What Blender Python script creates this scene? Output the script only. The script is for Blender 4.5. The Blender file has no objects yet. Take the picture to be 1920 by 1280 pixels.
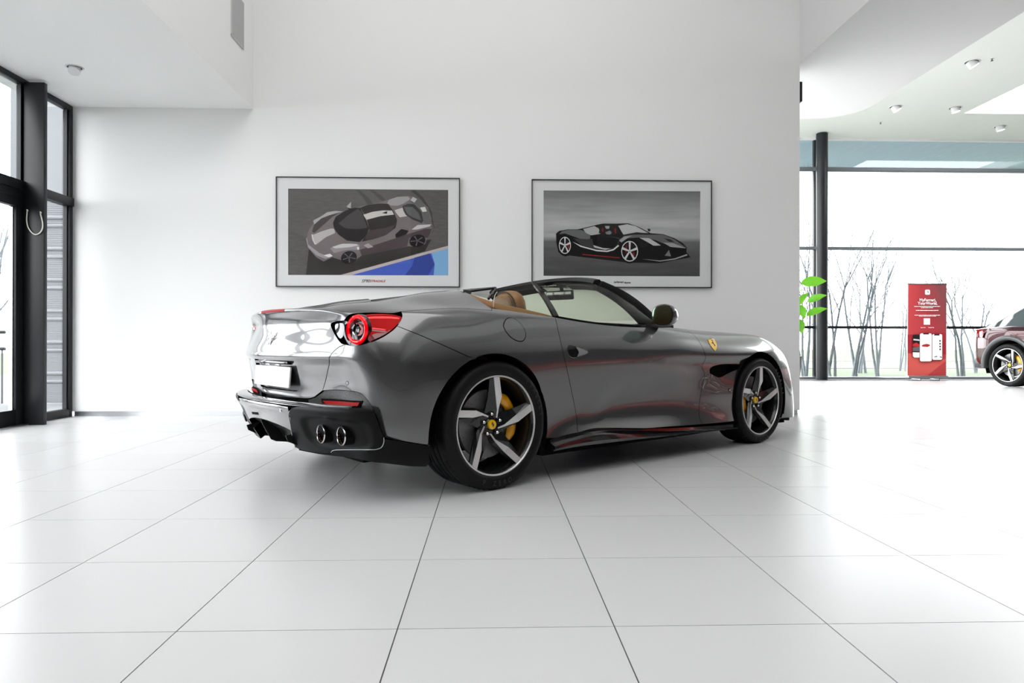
import bpy, bmesh, math, random
import numpy as np
from mathutils import Vector, Matrix
from mathutils.bvhtree import BVHTree
from mathutils.geometry import delaunay_2d_cdt

S = bpy.context.scene
COL = S.collection
R = math.radians
PI = math.pi

# ------------------------------------------------------------------ camera
F_PX, CAM_H = 1280.0, 0.788
YAW, PITCH, ROLL = 0.0308, 0.0016, 0.0009


def cam_axes():
    cy, sy = math.cos(YAW), math.sin(YAW)
    cp_, sp = math.cos(PITCH), math.sin(PITCH)
    cr, sr = math.cos(ROLL), math.sin(ROLL)
    fwd = np.array([sy * cp_, cy * cp_, sp])
    right = np.array([cy, -sy, 0.0])
    up = np.cross(right, fwd)
    return cr * right + sr * up, -sr * right + cr * up, fwd


CR, CU, CF = cam_axes()
CAM_O = np.array([0.0, 0.0, CAM_H])
cam_data = bpy.data.cameras.new('camera')
cam = bpy.data.objects.new('camera', cam_data)
COL.objects.link(cam)
cam_data.sensor_width = 36.0
cam_data.lens = 36.0 * F_PX / 1920.0
cam_data.clip_start, cam_data.clip_end = 0.05, 400
mw = Matrix.Identity(4)
for i in range(3):
    mw[i][0], mw[i][1], mw[i][2], mw[i][3] = CR[i], CU[i], -CF[i], CAM_O[i]
cam.matrix_world = mw
S.camera = cam

# ------------------------------------------------------------------ sky, lights, exposure
S.view_settings.view_transform = 'Standard'
S.view_settings.look = 'None'
S.view_settings.exposure = 0.0
S.view_settings.gamma = 1.0
S.view_settings.use_curve_mapping = False
world = bpy.data.worlds.new('overcast_sky')
S.world = world
world.use_nodes = True
wn = world.node_tree
bg = wn.nodes['Background']
bg.inputs[0].default_value = (0.985, 0.99, 1.0, 1)
bg.inputs[1].default_value = 8.0
S.cycles.max_bounces = 12
S.cycles.diffuse_bounces = 6
S.cycles.glossy_bounces = 6
S.cycles.transmission_bounces = 10
S.cycles.transparent_max_bounces = 24
S.cycles.sample_clamp_indirect = 6.0
S.cycles.caustics_reflective = False
S.cycles.caustics_refractive = False
S.cycles.use_denoising = True
S.cycles.use_adaptive_sampling = True


def area_light(name, loc, size, power, color=(1, 1, 1), rot=(0, 0, 0)):
    d = bpy.data.lights.new(name, 'AREA')
    d.shape = 'RECTANGLE'
    d.size, d.size_y = size
    d.energy = power
    d.color = color
    o = bpy.data.objects.new(name, d)
    COL.objects.link(o)
    o.location = loc
    o.rotation_euler = rot
    return o


# added fill that evens the hall light, as from roof glazing, out of frame above
area_light('hall_roof_light', (-.0, 1.5, 6.2), (4.5, 9.0), 262, (1, 1, 1))


# ------------------------------------------------------------------ materials
MATS = {}


def mat(name, color=(0.8, 0.8, 0.8), rough=0.5, metal=0.0, spec=0.5, coat=0.0, coat_rough=0.03, emit=None,
        estr=0.0, trans=0.0, ior=1.45, alpha=1.0):
    m = bpy.data.materials.new(name)
    m.use_nodes = True
    b = m.node_tree.nodes['Principled BSDF']
    b.inputs['Base Color'].default_value = (*color, 1)
    b.inputs['Roughness'].default_value = rough
    b.inputs['Metallic'].default_value = metal
    b.inputs['Specular IOR Level'].default_value = spec
    b.inputs['Coat Weight'].default_value = coat
    b.inputs['Coat Roughness'].default_value = coat_rough
    b.inputs['IOR'].default_value = ior
    b.inputs['Transmission Weight'].default_value = trans
    b.inputs['Alpha'].default_value = alpha
    if emit:
        b.inputs['Emission Color'].default_value = (*emit, 1)
        b.inputs['Emission Strength'].default_value = estr
    m.diffuse_color = (*color, 1)
    MATS[name] = m
    return m


def nodes_of(m):
    nt = m.node_tree
    return nt, nt.nodes, nt.links, nt.nodes['Principled BSDF']


def add_noise(m, scale=40.0, amount=0.08, bump=0.0, coords='Object', stretch=(1, 1, 1), rough_amt=0.0, detail=4):
    """procedural colour variation, fine relief and gloss variation"""
    nt, N, L, b = nodes_of(m)
    tc = N.new('ShaderNodeTexCoord')
    mp = N.new('ShaderNodeMapping')
    mp.inputs['Scale'].default_value = stretch
    L.new(tc.outputs[coords], mp.inputs[0])
    nz = N.new('ShaderNodeTexNoise')
    nz.inputs['Scale'].default_value = scale
    nz.inputs['Detail'].default_value = detail
    L.new(mp.outputs[0], nz.inputs['Vector'])
    if amount:
        base = tuple(b.inputs['Base Color'].default_value)
        mx = N.new('ShaderNodeMix')
        mx.data_type = 'RGBA'
        mx.inputs['A'].default_value = tuple(c * (1 - amount) for c in base[:3]) + (1,)
        mx.inputs['B'].default_value = tuple(min(1, c * (1 + amount)) for c in base[:3]) + (1,)
        L.new(nz.outputs['Fac'], mx.inputs['Factor'])
        L.new(mx.outputs['Result'], b.inputs['Base Color'])
    if bump:
        bp = N.new('ShaderNodeBump')
        bp.inputs['Strength'].default_value = bump
        bp.inputs['Distance'].default_value = 0.002
        L.new(nz.outputs['Fac'], bp.inputs['Height'])
        L.new(bp.outputs[0], b.inputs['Normal'])
    if rough_amt:
        mr = N.new('ShaderNodeMapRange')
        r0 = b.inputs['Roughness'].default_value
        mr.inputs['To Min'].default_value = max(0, r0 - rough_amt)
        mr.inputs['To Max'].default_value = r0 + rough_amt
        L.new(nz.outputs['Fac'], mr.inputs['Value'])
        L.new(mr.outputs[0], b.inputs['Roughness'])
    return m


def clear_glass(name, tint=(0.95, 0.98, 0.97), refl=0.08, rough=0.0):
    """thin pane: see-through with a faint mirror, lets daylight pass"""
    m = bpy.data.materials.new(name)
    m.use_nodes = True
    nt = m.node_tree
    N, L = nt.nodes, nt.links
    N.clear()
    out = N.new('ShaderNodeOutputMaterial')
    tr = N.new('ShaderNodeBsdfTransparent')
    tr.inputs[0].default_value = (*tint, 1)
    gl = N.new('ShaderNodeBsdfGlossy')
    gl.inputs['Roughness'].default_value = rough
    fr = N.new('ShaderNodeLayerWeight')          # same on both faces of the pane
    fr.inputs['Blend'].default_value = .5
    pw = N.new('ShaderNodeMath')
    pw.operation = 'POWER'
    pw.inputs[1].default_value = 4.0
    L.new(fr.outputs['Facing'], pw.inputs[0])
    mx = N.new('ShaderNodeMixShader')
    mt = N.new('ShaderNodeMath')
    mt.operation = 'MULTIPLY_ADD'
    mt.inputs[1].default_value = .6
    mt.inputs[2].default_value = refl * .5
    mt.use_clamp = True
    L.new(pw.outputs[0], mt.inputs[0])
    L.new(mt.outputs[0], mx.inputs[0])
    L.new(tr.outputs[0], mx.inputs[1])
    L.new(gl.outputs[0], mx.inputs[2])
    L.new(mx.outputs[0], out.inputs[0])
    MATS[name] = m
    return m


# ------------------------------------------------------------------ object helpers
def link_mesh(name, me, m=None, parent=None, loc=None, rot=None):
    if m is not None and not me.materials:
        me.materials.append(m)
    o = bpy.data.objects.new(name, me)
    COL.objects.link(o)
    if parent is not None:
        o.parent = parent
    if loc is not None:
        o.location = loc
    if rot is not None:
        o.rotation_euler = rot
    return o


def mesh_from(name, verts, faces, smooth=False, normals=None):
    me = bpy.data.meshes.new(name)
    me.from_pydata([tuple(map(float, v)) for v in verts], [], [tuple(int(i) for i in f) for f in faces])
    me.validate()
    if smooth:
        me.shade_smooth()
        if normals is not None and len(normals) == len(me.vertices):
            me.normals_split_custom_set_from_vertices([tuple(map(float, n)) for n in normals])
    me.update()
    return me


def from_bm(name, bm, smooth_angle=None):
    me = bpy.data.meshes.new(name)
    bmesh.ops.recalc_face_normals(bm, faces=bm.faces[:])
    if smooth_angle is not None:
        for f in bm.faces:
            f.smooth = True
        for e in bm.edges:
            if len(e.link_faces) == 2 and e.calc_face_angle(0) > R(smooth_angle):
                e.smooth = False
    bm.to_mesh(me)
    bm.free()
    return me


def tag(o, label=None, cat=None, group=None, kind=None):
    if label:
        o['label'] = label
    if cat:
        o['category'] = cat
    if group:
        o['group'] = group
    if kind:
        o['kind'] = kind
    return o


def empty(name, loc=(0, 0, 0), rz=0.0, label=None, cat=None, group=None):
    o = bpy.data.objects.new(name, None)
    COL.objects.link(o)
    o.location = loc
    o.rotation_euler = (0, 0, rz)
    o.empty_display_size = 0.1
    return tag(o, label, cat, group)


def bm_box(bm, lo, hi, bevel=0.0, mtx=None, seg=2):
    c = [(lo[i] + hi[i]) / 2 for i in range(3)]
    s = [abs(hi[i] - lo[i]) for i in range(3)]
    r = bmesh.ops.create_cube(bm, size=1.0, matrix=Matrix.Translation(c) @ Matrix.Diagonal((*s, 1)))
    vs = r['verts']
    if bevel > 0:
        es = list({e for v in vs for e in v.link_edges})
        rr = bmesh.ops.bevel(bm, geom=es, offset=bevel, segments=seg, affect='EDGES', profile=0.5)
        vs = list({v for f in rr['faces'] for v in f.verts} | {v for v in vs if v.is_valid})
    if mtx is not None:
        bmesh.ops.transform(bm, matrix=mtx, verts=[v for v in vs if v.is_valid])
    return vs


def box(name, lo, hi, m, parent=None, bevel=0.0, mtx=None):
    bm = bmesh.new()
    bm_box(bm, lo, hi, bevel, mtx)
    return link_mesh(name, from_bm(name, bm, 35 if bevel else None), m, parent)


def tube_mesh(name, pts, rad, sides=10, closed=False, cap=True):
    """round tube along a polyline; rad may be a list"""
    P = [Vector(p) for p in pts]
    n = len(P)
    rads = rad if hasattr(rad, '__len__') else [rad] * n
    V, Fc = [], []
    prev = None
    for i in range(n):
        a = P[i - 1] if (i > 0 or closed) else P[i]
        b = P[(i + 1) % n] if (i < n - 1 or closed) else P[i]
        t = (b - a)
        if t.length < 1e-9:
            t = Vector((0, 0, 1))
        t.normalize()
        if prev is None:
            up = Vector((0, 0, 1)) if abs(t.z) < 0.9 else Vector((1, 0, 0))
            x = t.cross(up).normalized()
        else:
            x = (prev - t * prev.dot(t))
            x = x.normalized() if x.length > 1e-6 else t.orthogonal().normalized()
        prev = x
        y = t.cross(x)
        for k in range(sides):
            a_ = 2 * PI * k / sides
            V.append(P[i] + (x * math.cos(a_) + y * math.sin(a_)) * rads[i])
    for i in range(n if closed else n - 1):
        for k in range(sides):
            j = (i + 1) % n
            Fc.append((i * sides + k, i * sides + (k + 1) % sides, j * sides + (k + 1) % sides, j * sides + k))
    if cap and not closed:
        Fc.append(tuple(range(sides))[::-1])
        Fc.append(tuple((n - 1) * sides + k for k in range(sides)))
    return mesh_from(name, V, Fc, smooth=True)


def tube(name, pts, rad, m, parent=None, sides=10, closed=False):
    return link_mesh(name, tube_mesh(name, pts, rad, sides, closed), m, parent)


def lathe_mesh(name, prof, seg=48, axis='y', smooth_angle=35):
    """revolve (axial, radius) profile round the axis"""
    bm = bmesh.new()
    rows = []
    for a, r in prof:
        row = []
        if r < 1e-6:
            row = [bm.verts.new((0, a, 0))] * seg
        else:
            for k in range(seg):
                t = 2 * PI * k / seg
                row.append(bm.verts.new((r * math.cos(t), a, r * math.sin(t))))
        rows.append(row)
    for i in range(len(rows) - 1):
        for k in range(seg):
            q = [rows[i][k], rows[i][(k + 1) % seg], rows[i + 1][(k + 1) % seg], rows[i + 1][k]]
            u = []
            for v in q:
                if v not in u:
                    u.append(v)
            if len(u) >= 3:
                try:
                    bm.faces.new(u)
                except ValueError:
                    pass
    if axis == 'z':
        bmesh.ops.transform(bm, matrix=Matrix.Rotation(PI / 2, 4, 'X'), verts=bm.verts[:])
    return from_bm(name, bm, smooth_angle)


def prism_mesh(name, outline, depth, bevel=0.0):
    """extrude an (x,z) outline along +y by depth"""
    bm = bmesh.new()
    vs = [bm.verts.new((p[0], 0, p[1])) for p in outline]
    f = bm.faces.new(vs)
    r = bmesh.ops.extrude_face_region(bm, geom=[f])
    nv = [g for g in r['geom'] if isinstance(g, bmesh.types.BMVert)]
    bmesh.ops.translate(bm, vec=(0, depth, 0), verts=nv)
    if bevel:
        bmesh.ops.bevel(bm, geom=bm.edges[:], offset=bevel, segments=1, affect='EDGES')
    return from_bm(name, bm, 30)


def cr_spline(pts, n=8, closed=False):
    """Catmull-Rom through points (any dimension)"""
    P = np.array(pts, float)
    out = []
    m = len(P)
    rng = m if closed else m - 1
    for i in range(rng):
        p1, p2 = P[i], P[(i + 1) % m]
        p0 = P[i - 1] if (i > 0 or closed) else 2 * p1 - p2
        p3 = P[(i + 2) % m] if (i + 2 < m or closed) else 2 * p2 - p1
        for k in range(n):
            t = k / n
            out.append(0.5 * ((2 * p1) + (-p0 + p2) * t + (2 * p0 - 5 * p1 + 4 * p2 - p3) * t * t
                              + (-p0 + 3 * p1 - 3 * p2 + p3) * t ** 3))
    if not closed:
        out.append(P[-1])
    return np.array(out)
# ================================================================== room materials
wall_paint = add_noise(mat('white_wall_paint', (.80, .80, .795), .55, spec=.3), 90, .01, bump=.04)
ceil_paint = add_noise(mat('white_ceiling_paint', (.88, .88, .87), .7, spec=.2), 60, .01)
ceil_green = add_noise(mat('pale_ceiling_paint', (.87, .885, .86), .7, spec=.2), 60, .01)
anthracite = add_noise(mat('anthracite_frame', (.012, .013, .015), .36, spec=.35), 200, .06, bump=.03)
alu = add_noise(mat('brushed_aluminium', (.62, .63, .65), .28, metal=1.0), 6, .08, stretch=(1, 1, 60))
grout = mat('dark_grout', (.10, .10, .105), .8)
white_plastic = mat('white_plastic', (.8, .8, .8), .4)
window_glass = clear_glass('window_glass', (.975, .985, .99), .10)

# glazed floor tile: satin sheen, small colour difference from tile to tile, faint scuffs
tile_mat = mat('glazed_tile', (.70, .70, .70), .27, spec=.5)
nt, N, L, b = nodes_of(tile_mat)
oi = N.new('ShaderNodeObjectInfo')
tc = N.new('ShaderNodeTexCoord')
nz = N.new('ShaderNodeTexNoise')
nz.inputs['Scale'].default_value = 2.2
nz.inputs['Detail'].default_value = 6
geo = N.new('ShaderNodeNewGeometry')
L.new(geo.outputs['Position'], nz.inputs['Vector'])
ma = N.new('ShaderNodeMath'); ma.operation = 'MULTIPLY_ADD'
ma.inputs[1].default_value = .022; ma.inputs[2].default_value = .555
L.new(oi.outputs['Random'], ma.inputs[0])
mb = N.new('ShaderNodeMath'); mb.operation = 'MULTIPLY_ADD'
mb.inputs[1].default_value = .0
L.new(nz.outputs['Fac'], mb.inputs[0]); L.new(ma.outputs[0], mb.inputs[2])
# scuffs
mp = N.new('ShaderNodeMapping'); mp.inputs['Scale'].default_value = (2.2, 9, 1); mp.inputs['Rotation'].default_value = (0, 0, .25)
L.new(geo.outputs['Position'], mp.inputs[0])
n2 = N.new('ShaderNodeTexNoise'); n2.inputs['Scale'].default_value = 3.0; n2.inputs['Detail'].default_value = 5; n2.inputs['Roughness'].default_value = .7
L.new(mp.outputs[0], n2.inputs['Vector'])
cr_ = N.new('ShaderNodeMapRange'); cr_.inputs['From Min'].default_value = .74; cr_.inputs['From Max'].default_value = .82
cr_.inputs['To Min'].default_value = 0; cr_.inputs['To Max'].default_value = .0
L.new(n2.outputs['Fac'], cr_.inputs['Value'])
ms = N.new('ShaderNodeMath'); ms.operation = 'SUBTRACT'
L.new(mb.outputs[0], ms.inputs[0]); L.new(cr_.outputs[0], ms.inputs[1])
cc = N.new('ShaderNodeCombineColor')
for k_ in range(3):
    L.new(ms.outputs[0], cc.inputs[k_])
L.new(cc.outputs[0], b.inputs['Base Color'])
mr = N.new('ShaderNodeMapRange'); mr.inputs['To Min'].default_value = .27; mr.inputs['To Max'].default_value = .27
L.new(nz.outputs['Fac'], mr.inputs['Value']); L.new(mr.outputs[0], b.inputs['Roughness'])

# ================================================================== room shell
XL, XR, YB, YN, YF = -4.44, 3.39, 7.4, -7.0, 14.8
XE = 16.0
HC = 6.3


def struct(name, lo, hi, m, parent=None, bevel=0.0):
    o = box(name, lo, hi, m, parent, bevel)
    if parent is None:
        o['kind'] = 'structure'
    return o


floor = struct('floor', (XL - .3, YN, -.12), (XE, YF + .15, -.0035), grout)
# tiles: 600 mm squares, each its own piece where it can be told apart
TS = .6
tm_bm = bmesh.new()
bm_box(tm_bm, (.0019, .0014, -.010), (TS - .0019, TS - .0014, 0), 0)
top_e = [e for e in tm_bm.edges if all(v.co.z > -.001 for v in e.verts)]
0 and bmesh.ops.bevel(tm_bm, geom=top_e, offset=.0009, segments=1, affect='EDGES')
tile_me = from_bm('tile', tm_bm)
tile_me.materials.append(tile_mat)
cands = []
for c in range(-8, 28):
    for r in range(-12, 20):
        x0, y0 = (c - .4275) * TS, (r + 3.1475) * TS
        if x0 + TS < XL - .2 or x0 > XE - .3 or y0 > YF or y0 < YN:
            continue
        if x0 + TS > XE:
            continue
        q = []
        for dx, dy in ((0, 0), (TS, 0), (TS, TS), (0, TS)):
            d = np.array([x0 + dx, y0 + dy, 0]) - CAM_O
            zc = d @ CF
            q.append((960 + F_PX * (d @ CR) / zc, 640 - F_PX * (d @ CU) / zc) if zc > .1 else None)
        area = 0
        if all(q):
            xs = [min(max(p[0], 0), 1920) for p in q]
            ys = [min(max(p[1], 0), 1280) for p in q]
            area = .5 * abs(sum(xs[i] * ys[(i + 1) % 4] - xs[(i + 1) % 4] * ys[i] for i in range(4)))
        cands.append((area, x0, y0))
cands.sort(reverse=True)
rest = []
for k, (a, x0, y0) in enumerate(cands):
    if k < 300 and a > 60:
        link_mesh('tile', tile_me, None, floor, (x0, y0, 0))
    else:
        rest.append((x0, y0))
V, Fc = [], []
for x0, y0 in rest:
    g, h_ = .0019, .0012
    k = len(V)
    V += [(x0 + g, y0 + h_, 0), (x0 + TS - g, y0 + h_, 0), (x0 + TS - g, y0 + TS - h_, 0), (x0 + g, y0 + TS - h_, 0)]
    V += [(x, y, -.01) for x, y, _ in V[k:k + 4]]
    Fc += [(k, k + 1, k + 2, k + 3)] + [(k + i, k + 4 + i, k + 4 + (i + 1) % 4, k + (i + 1) % 4) for i in range(4)]
o = link_mesh('tile', mesh_from('tile_rest', V, Fc), tile_mat, floor)
o['kind'] = 'stuff'

struct('wall_back', (XL - .02, YB, .052), (XR, YB + .25, HC), wall_paint)
struct('wall_left', (XL - .3, YN, 3.29), (XL, YB, HC), wall_paint)
struct('wall_near', (XL - .3, YN - .2, 0), (XE, YN, HC), mat('grey_wall', (.10, .10, .102), .6))
charcoal = add_noise(mat('charcoal_wall', (.045, .045, .047), .6), 30, .05)
struct('wall_right', (XE, YN, 0), (XE + .2, YF + .2, HC), charcoal)
struct('ceiling', (XL, YN, HC), (XR + .02, YB + .25, HC + .2), ceil_paint)
struct('ceiling_left', (XL, YN, 3.29), (-2.55, YB, HC), ceil_paint)           # lowered bay along the glazing
# lowered slab over the passage, rounded far corner
out = [(XR, YN), (XR, 9.22)]
for k in range(9):
    a = PI / 2 - PI / 2 * k / 8
    out.append((4.94 - .55 + .55 * math.cos(a), 9.22 - .55 + .55 * math.sin(a)))
out += [(4.94, YN)]
bm = bmesh.new()
vs = [bm.verts.new((x, y, 3.86)) for x, y in out]
f = bm.faces.new(vs)
rr = bmesh.ops.extrude_face_region(bm, geom=[f])
bmesh.ops.translate(bm, vec=(0, 0, HC - 3.86), verts=[g for g in rr['geom'] if isinstance(g, bmesh.types.BMVert)])
o = link_mesh('ceiling_middle', from_bm('ceiling_middle', bm), mat('slab_paint', (.70, .70, .70), .7, spec=.2))
o['kind'] = 'structure'
# far ceiling with a rectangular luminous opening
CZ = 5.28
bm = bmesh.new()
bm_box(bm, (XR, 3.0, CZ), (9.25, YF - .02, CZ + .25))
bm_box(bm, (9.25, 13.07, CZ), (XE, YF - .02, CZ + .25))
bm_box(bm, (9.25, 3.0, CZ), (XE, 8.5, CZ + .25))
bm_box(bm, (13.2, 8.5, CZ), (XE, 13.07, CZ + .25))
bm_box(bm, (XR, YN, CZ), (XE, 3.0, CZ + .25))
o = link_mesh('ceiling_right', from_bm('ceiling_right', bm), ceil_green)
o['kind'] = 'structure'
struct('trim_1', (XR + .26, YF - .06, CZ - .045), (XE, YF - .0, CZ + .01), white_plastic)
# skirting
struct('baseboard_back', (XL + .01, YB + .006, 0), (XR - .02, YB + .20, .052), alu)


# ------------------------------------------------------------------ glazing
def pane(name, lo, hi, parent):
    return box(name, lo, hi, window_glass, parent)


def left_bay(n, y0, y1, door=False):
    """window bay in the left wall between y0 and y1; frames 50-70 mm deep"""
    w = empty('window_%d' % n, (XL, (y0 + y1) / 2, 0))
    w['kind'] = 'structure'
    a, c = y0 - (y0 + y1) / 2, y1 - (y0 + y1) / 2
    fw = .055
    fr = lambda nm, lo, hi, bv=.004: box(nm, lo, hi, anthracite, w, bv)
    fr('window_head', (-.07, a, 3.235), (.0, c, 3.29))
    fr('window_transom', (-.08, a, 2.225), (.015, c, 2.315))
    fr('jamb', (-.075, a, 0), (.0, a + fw, 3.235))
    fr('jamb', (-.075, c - fw, 0), (.0, c, 3.235))
    fr('bead', (-.05, a + fw, 2.315), (-.02, a + fw + .018, 3.235), 0)
    fr('bead', (-.05, c - fw - .018, 2.315), (-.02, c - fw, 3.235), 0)
    pane('pane', (-.045, a + fw, 2.315), (-.037, c - fw, 3.235), w)
    if door:
        d = w
        fr('door_head', (-.06, a + fw, 2.06), (.005, c - fw, 2.225))
        fr('drip_strip', (-.055, a + fw, 2.148), (.012, c - fw, 2.153), 0)
        fr('stile', (-.06, a + fw, 0.012), (-.005, a + fw + .09, 2.06))
        fr('stile', (-.06, c - fw - .10, 0.012), (-.005, c - fw, 2.06))
        box('weather_seal', (-.066, c - fw - .112, .15), (-.03, c - fw - .095, 2.05), alu, w)
        fr('bottom_rail', (-.06, a + fw + .09, .012), (-.005, c - fw - .09, .155))
        pane('pane', (-.04, a + fw + .09, .155), (-.03, c - fw - .09, 2.06), w)
        box('threshold', (-.08, a, 0), (.045, c, .012), alu, w, .003)
    else:
        fr('window_sill', (-.075, a + fw, 0), (.0, c - fw, .085))
        fr('bead', (-.05, a + fw, .085), (-.02, a + fw + .018, 2.225), 0)
        fr('bead', (-.05, c - fw - .018, .085), (-.02, c - fw, 2.225), 0)
        pane('pane', (-.045, a + fw, .085), (-.037, c - fw, 2.225), w)
    return w


left_bay(1, 6.68, 7.39)
left_bay(2, 4.35, 6.685, door=True)
yy = 4.35
n_ = 3
while yy > 1.0:
    left_bay(n_, yy - 2.0, yy)
    yy -= 2.0
    n_ += 1
struct('wall_left_end', (XL - .3, YN, 0), (XL, yy, 3.29), MATS['grey_wall'])
# deep steel fin between the two bays
for k, y_ in enumerate((6.63, 4.33, 2.33, .33)):
    struct('trim_%d' % (2 + k), (XL - .02, y_, 0), (-4.255, y_ + .05, 3.262), anthracite, None, .003)
# white cord hanging between two eyelets on the fin
cord_pts = []
yc_ = 6.622
for qx, qy in cr_spline([(51, 397), (50, 411), (52, 424), (58, 434), (66, 439.5), (74, 437), (79.3, 429), (80, 419), (78, 409), (76, 401)], 4):
    dd = CR * (qx - 960) / F_PX - CU * (qy - 640) / F_PX + CF
    pq = CAM_O + dd * ((yc_ - .004) / dd[1])
    cord_pts.append((pq[0], pq[1], pq[2]))
cord = empty('window_cord', (-4.34, yc_, 1.83), 0, 'thin white cord hanging in a loop from two knots on the dark steel fin', 'cord')
cordmat = mat('white_cord', (.75, .75, .66), .7)


def at_parent(o, par):
    o.parent = par
    o.matrix_parent_inverse = Matrix.Translation(-Vector(par.location)) if par.rotation_euler[2] == 0 else par.matrix_basis.inverted()
    return o


at_parent(tube('loop', cord_pts, .0055, cordmat), cord)
for p in (cord_pts[0], cord_pts[-1]):
    kn = [(p[0] + .006 * math.cos(a * 2.1) * (1 if a % 2 else .4), p[1] + .004 * math.sin(a), p[2] + .004 + a * .0022) for a in range(9)]
    at_parent(tube('knot', kn, .0065, cordmat, sides=8), cord)

frame_grey = mat('grey_transom', (.13, .145, .16), .35)  # upper transoms: window glare put into a lighter blue-grey colour
# ------------------------------------------------------------------ far glazing
w = empty('window_20', (10.0, YF, 0))
w['kind'] = 'structure'
ox = 10.0
x0, x1 = XR + .3 - ox, XE - ox
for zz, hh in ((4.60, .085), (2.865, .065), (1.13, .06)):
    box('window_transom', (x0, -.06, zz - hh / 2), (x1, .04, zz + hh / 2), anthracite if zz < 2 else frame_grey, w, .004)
box('window_sill', (x0, -.06, 0), (x1, .04, .045), alu, w, .003)
for mx_ in (7.12, 14.7):
    box('mullion', (mx_ - .035 - ox, -.05, .045), (mx_ + .035 - ox, .05, 5.26), anthracite, w, .003)
prev = x0
for mx_ in (7.12, 14.7, XE):
    e = mx_ - ox
    for za, zb in ((.045, 1.10), (1.16, 2.83), (2.9, 4.555), (4.645, 5.26)):
        pane('pane', (prev, -.006, za), (e, .006, zb), w)
    prev = e
# round steel column
colm = lathe_mesh('trim_8', [(0, .118), (5.27, .118)], 32, 'z')
o = link_mesh('trim_8', colm, anthracite, None, (7.09, 14.42, 0))
o['kind'] = 'structure'
# ------------------------------------------------------------------ outdoors
board = mat('soffit_board', (.50, .62, .78), .6)
eave = empty('roof_overhang', (10, 16, 5.3))
tag(eave, 'pale blue boarded roof overhang outside above the far window', 'roof overhang')
for k in range(44):
    x = XR + .2 + k * .29
    box('board', (x - 10, -1.15, 0), (x + .282 - 10, 1.2, .03), board, eave, 0)
box('fascia', (XR + .2 - 10, 1.2, -.02), (6, 1.26, .3), white_plastic, eave)
ground_m = mat('grass', (.075, .105, .055), .9)
add_noise(ground_m, 3, .3)
road_m = add_noise(mat('pale_paving', (.16, .165, .17), .8), 8, .08)
gr = box('ground', (-40, -30, -.30), (60, 90, -.13), ground_m)
gr['kind'] = 'structure'
pv = box('terrace', (-12, -20, -.13), (XL - .3, 30, -.02), road_m)
pv['kind'] = 'structure'
pv = box('kerb_path', (XR, YF + .2, -.13), (30, YF + 1.0, -.04), road_m)
pv['kind'] = 'structure'
for y0, y1, m_ in ((24, 29, road_m), (34, 37, road_m)):
    q = box('road', (-10, y0, -.13), (60, y1, -.11), m_)
    q['kind'] = 'structure'
# ================================================================== the sports car
# car coordinates: x forward from the rear axle, y to its left, z up
PHI = R(38.0)
CLOSE_END = CLOSE_TOP = True
CAR_ORG = np.array([0.0345, 3.655, 0.0]) + 0.945 * np.array([-math.sin(PHI), math.cos(PHI), 0.0])
CU_X = np.array([math.cos(PHI), math.sin(PHI), 0.0])
CU_Y = np.array([-math.sin(PHI), math.cos(PHI), 0.0])
CU_Z = np.array([0.0, 0.0, 1.0])


def cam_ray_car(px, py):
    d = CR * (px - 960) / F_PX - CU * (py - 640) / F_PX + CF
    o = CAM_O - CAR_ORG
    return (Vector((o @ CU_X, o @ CU_Y, o @ CU_Z)), Vector((d @ CU_X, d @ CU_Y, d @ CU_Z)).normalized())


def cpt(px, py, ax, val):
    o, d = cam_ray_car(px, py)
    t = (val - o[ax]) / d[ax]
    return o + d * t


def interp(x, xs, ys):
    return float(np.interp(x, xs, ys))


def deck_z(x, w):
    sp = interp(x, [-.9, -.80, -.65, -.45, -.25, 0, .2, .4], [.974, .970, .972, .985, 1.005, 1.03, 1.035, 1.03])
    sh = interp(x, [-.9, -.7, -.45, -.2, 0, .3], [.955, .925, .944, .966, .972, .962])
    B = interp(x, [-.8, -.65, -.5, -.33, -.1, .1, .3], [0, .018, .042, .055, .075, .078, .06])
    return sp + B * math.exp(-((w - .55) / .15) ** 2) - (sp - sh) * (min(w, .8) / .8) ** 4


def hood_z(x, w):
    c = interp(x, [1.6, 2.0, 2.4, 2.8, 3.1, 3.3, 3.45], [.93, .900, .880, .860, .822, .765, .68])
    return c + .02 * math.exp(-((w - .68) / .12) ** 2) - .05 * (w / .8) ** 4


ST = []   # stations: 13 (x, w, z) each


def tail_station(w, wtop, dx, spine, corner=None):
    pts = []
    zs = [.20, .33, .46, .58, .705, .80, .885, .945, .968]
    xs = [-.78, -.832, -.838, -.862, -.888, -.868, -.842, -.862, -.867]
    for k, (z, x) in enumerate(zip(zs, xs)):
        ww = w + (wtop - w) * (max(0, k - 4) / 4.0)
        pts.append((x + .26 * ww * ww + dx, ww, z - (.02 * (ww / .6) ** 2 if k >= 7 else 0)))
    return pts, wtop, spine


def close_top(pts, spine, crest=None):
    x8, w8, _ = pts[8]
    for k, f in enumerate((.10, .35, .68, 1.0)):
        w = w8 * (1 - f)
        x = x8 + (spine - x8) * f
        pts.append((x, w, deck_z(x, w)))
    return pts


for w, wt, sp_ in ((0, 0, -.73), (.33, .33, -.66), (.56, .54, -.58)):
    p, a_, b_ = tail_station(w, wt, 0, sp_)
    ST.append(close_top(p, sp_))
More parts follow.
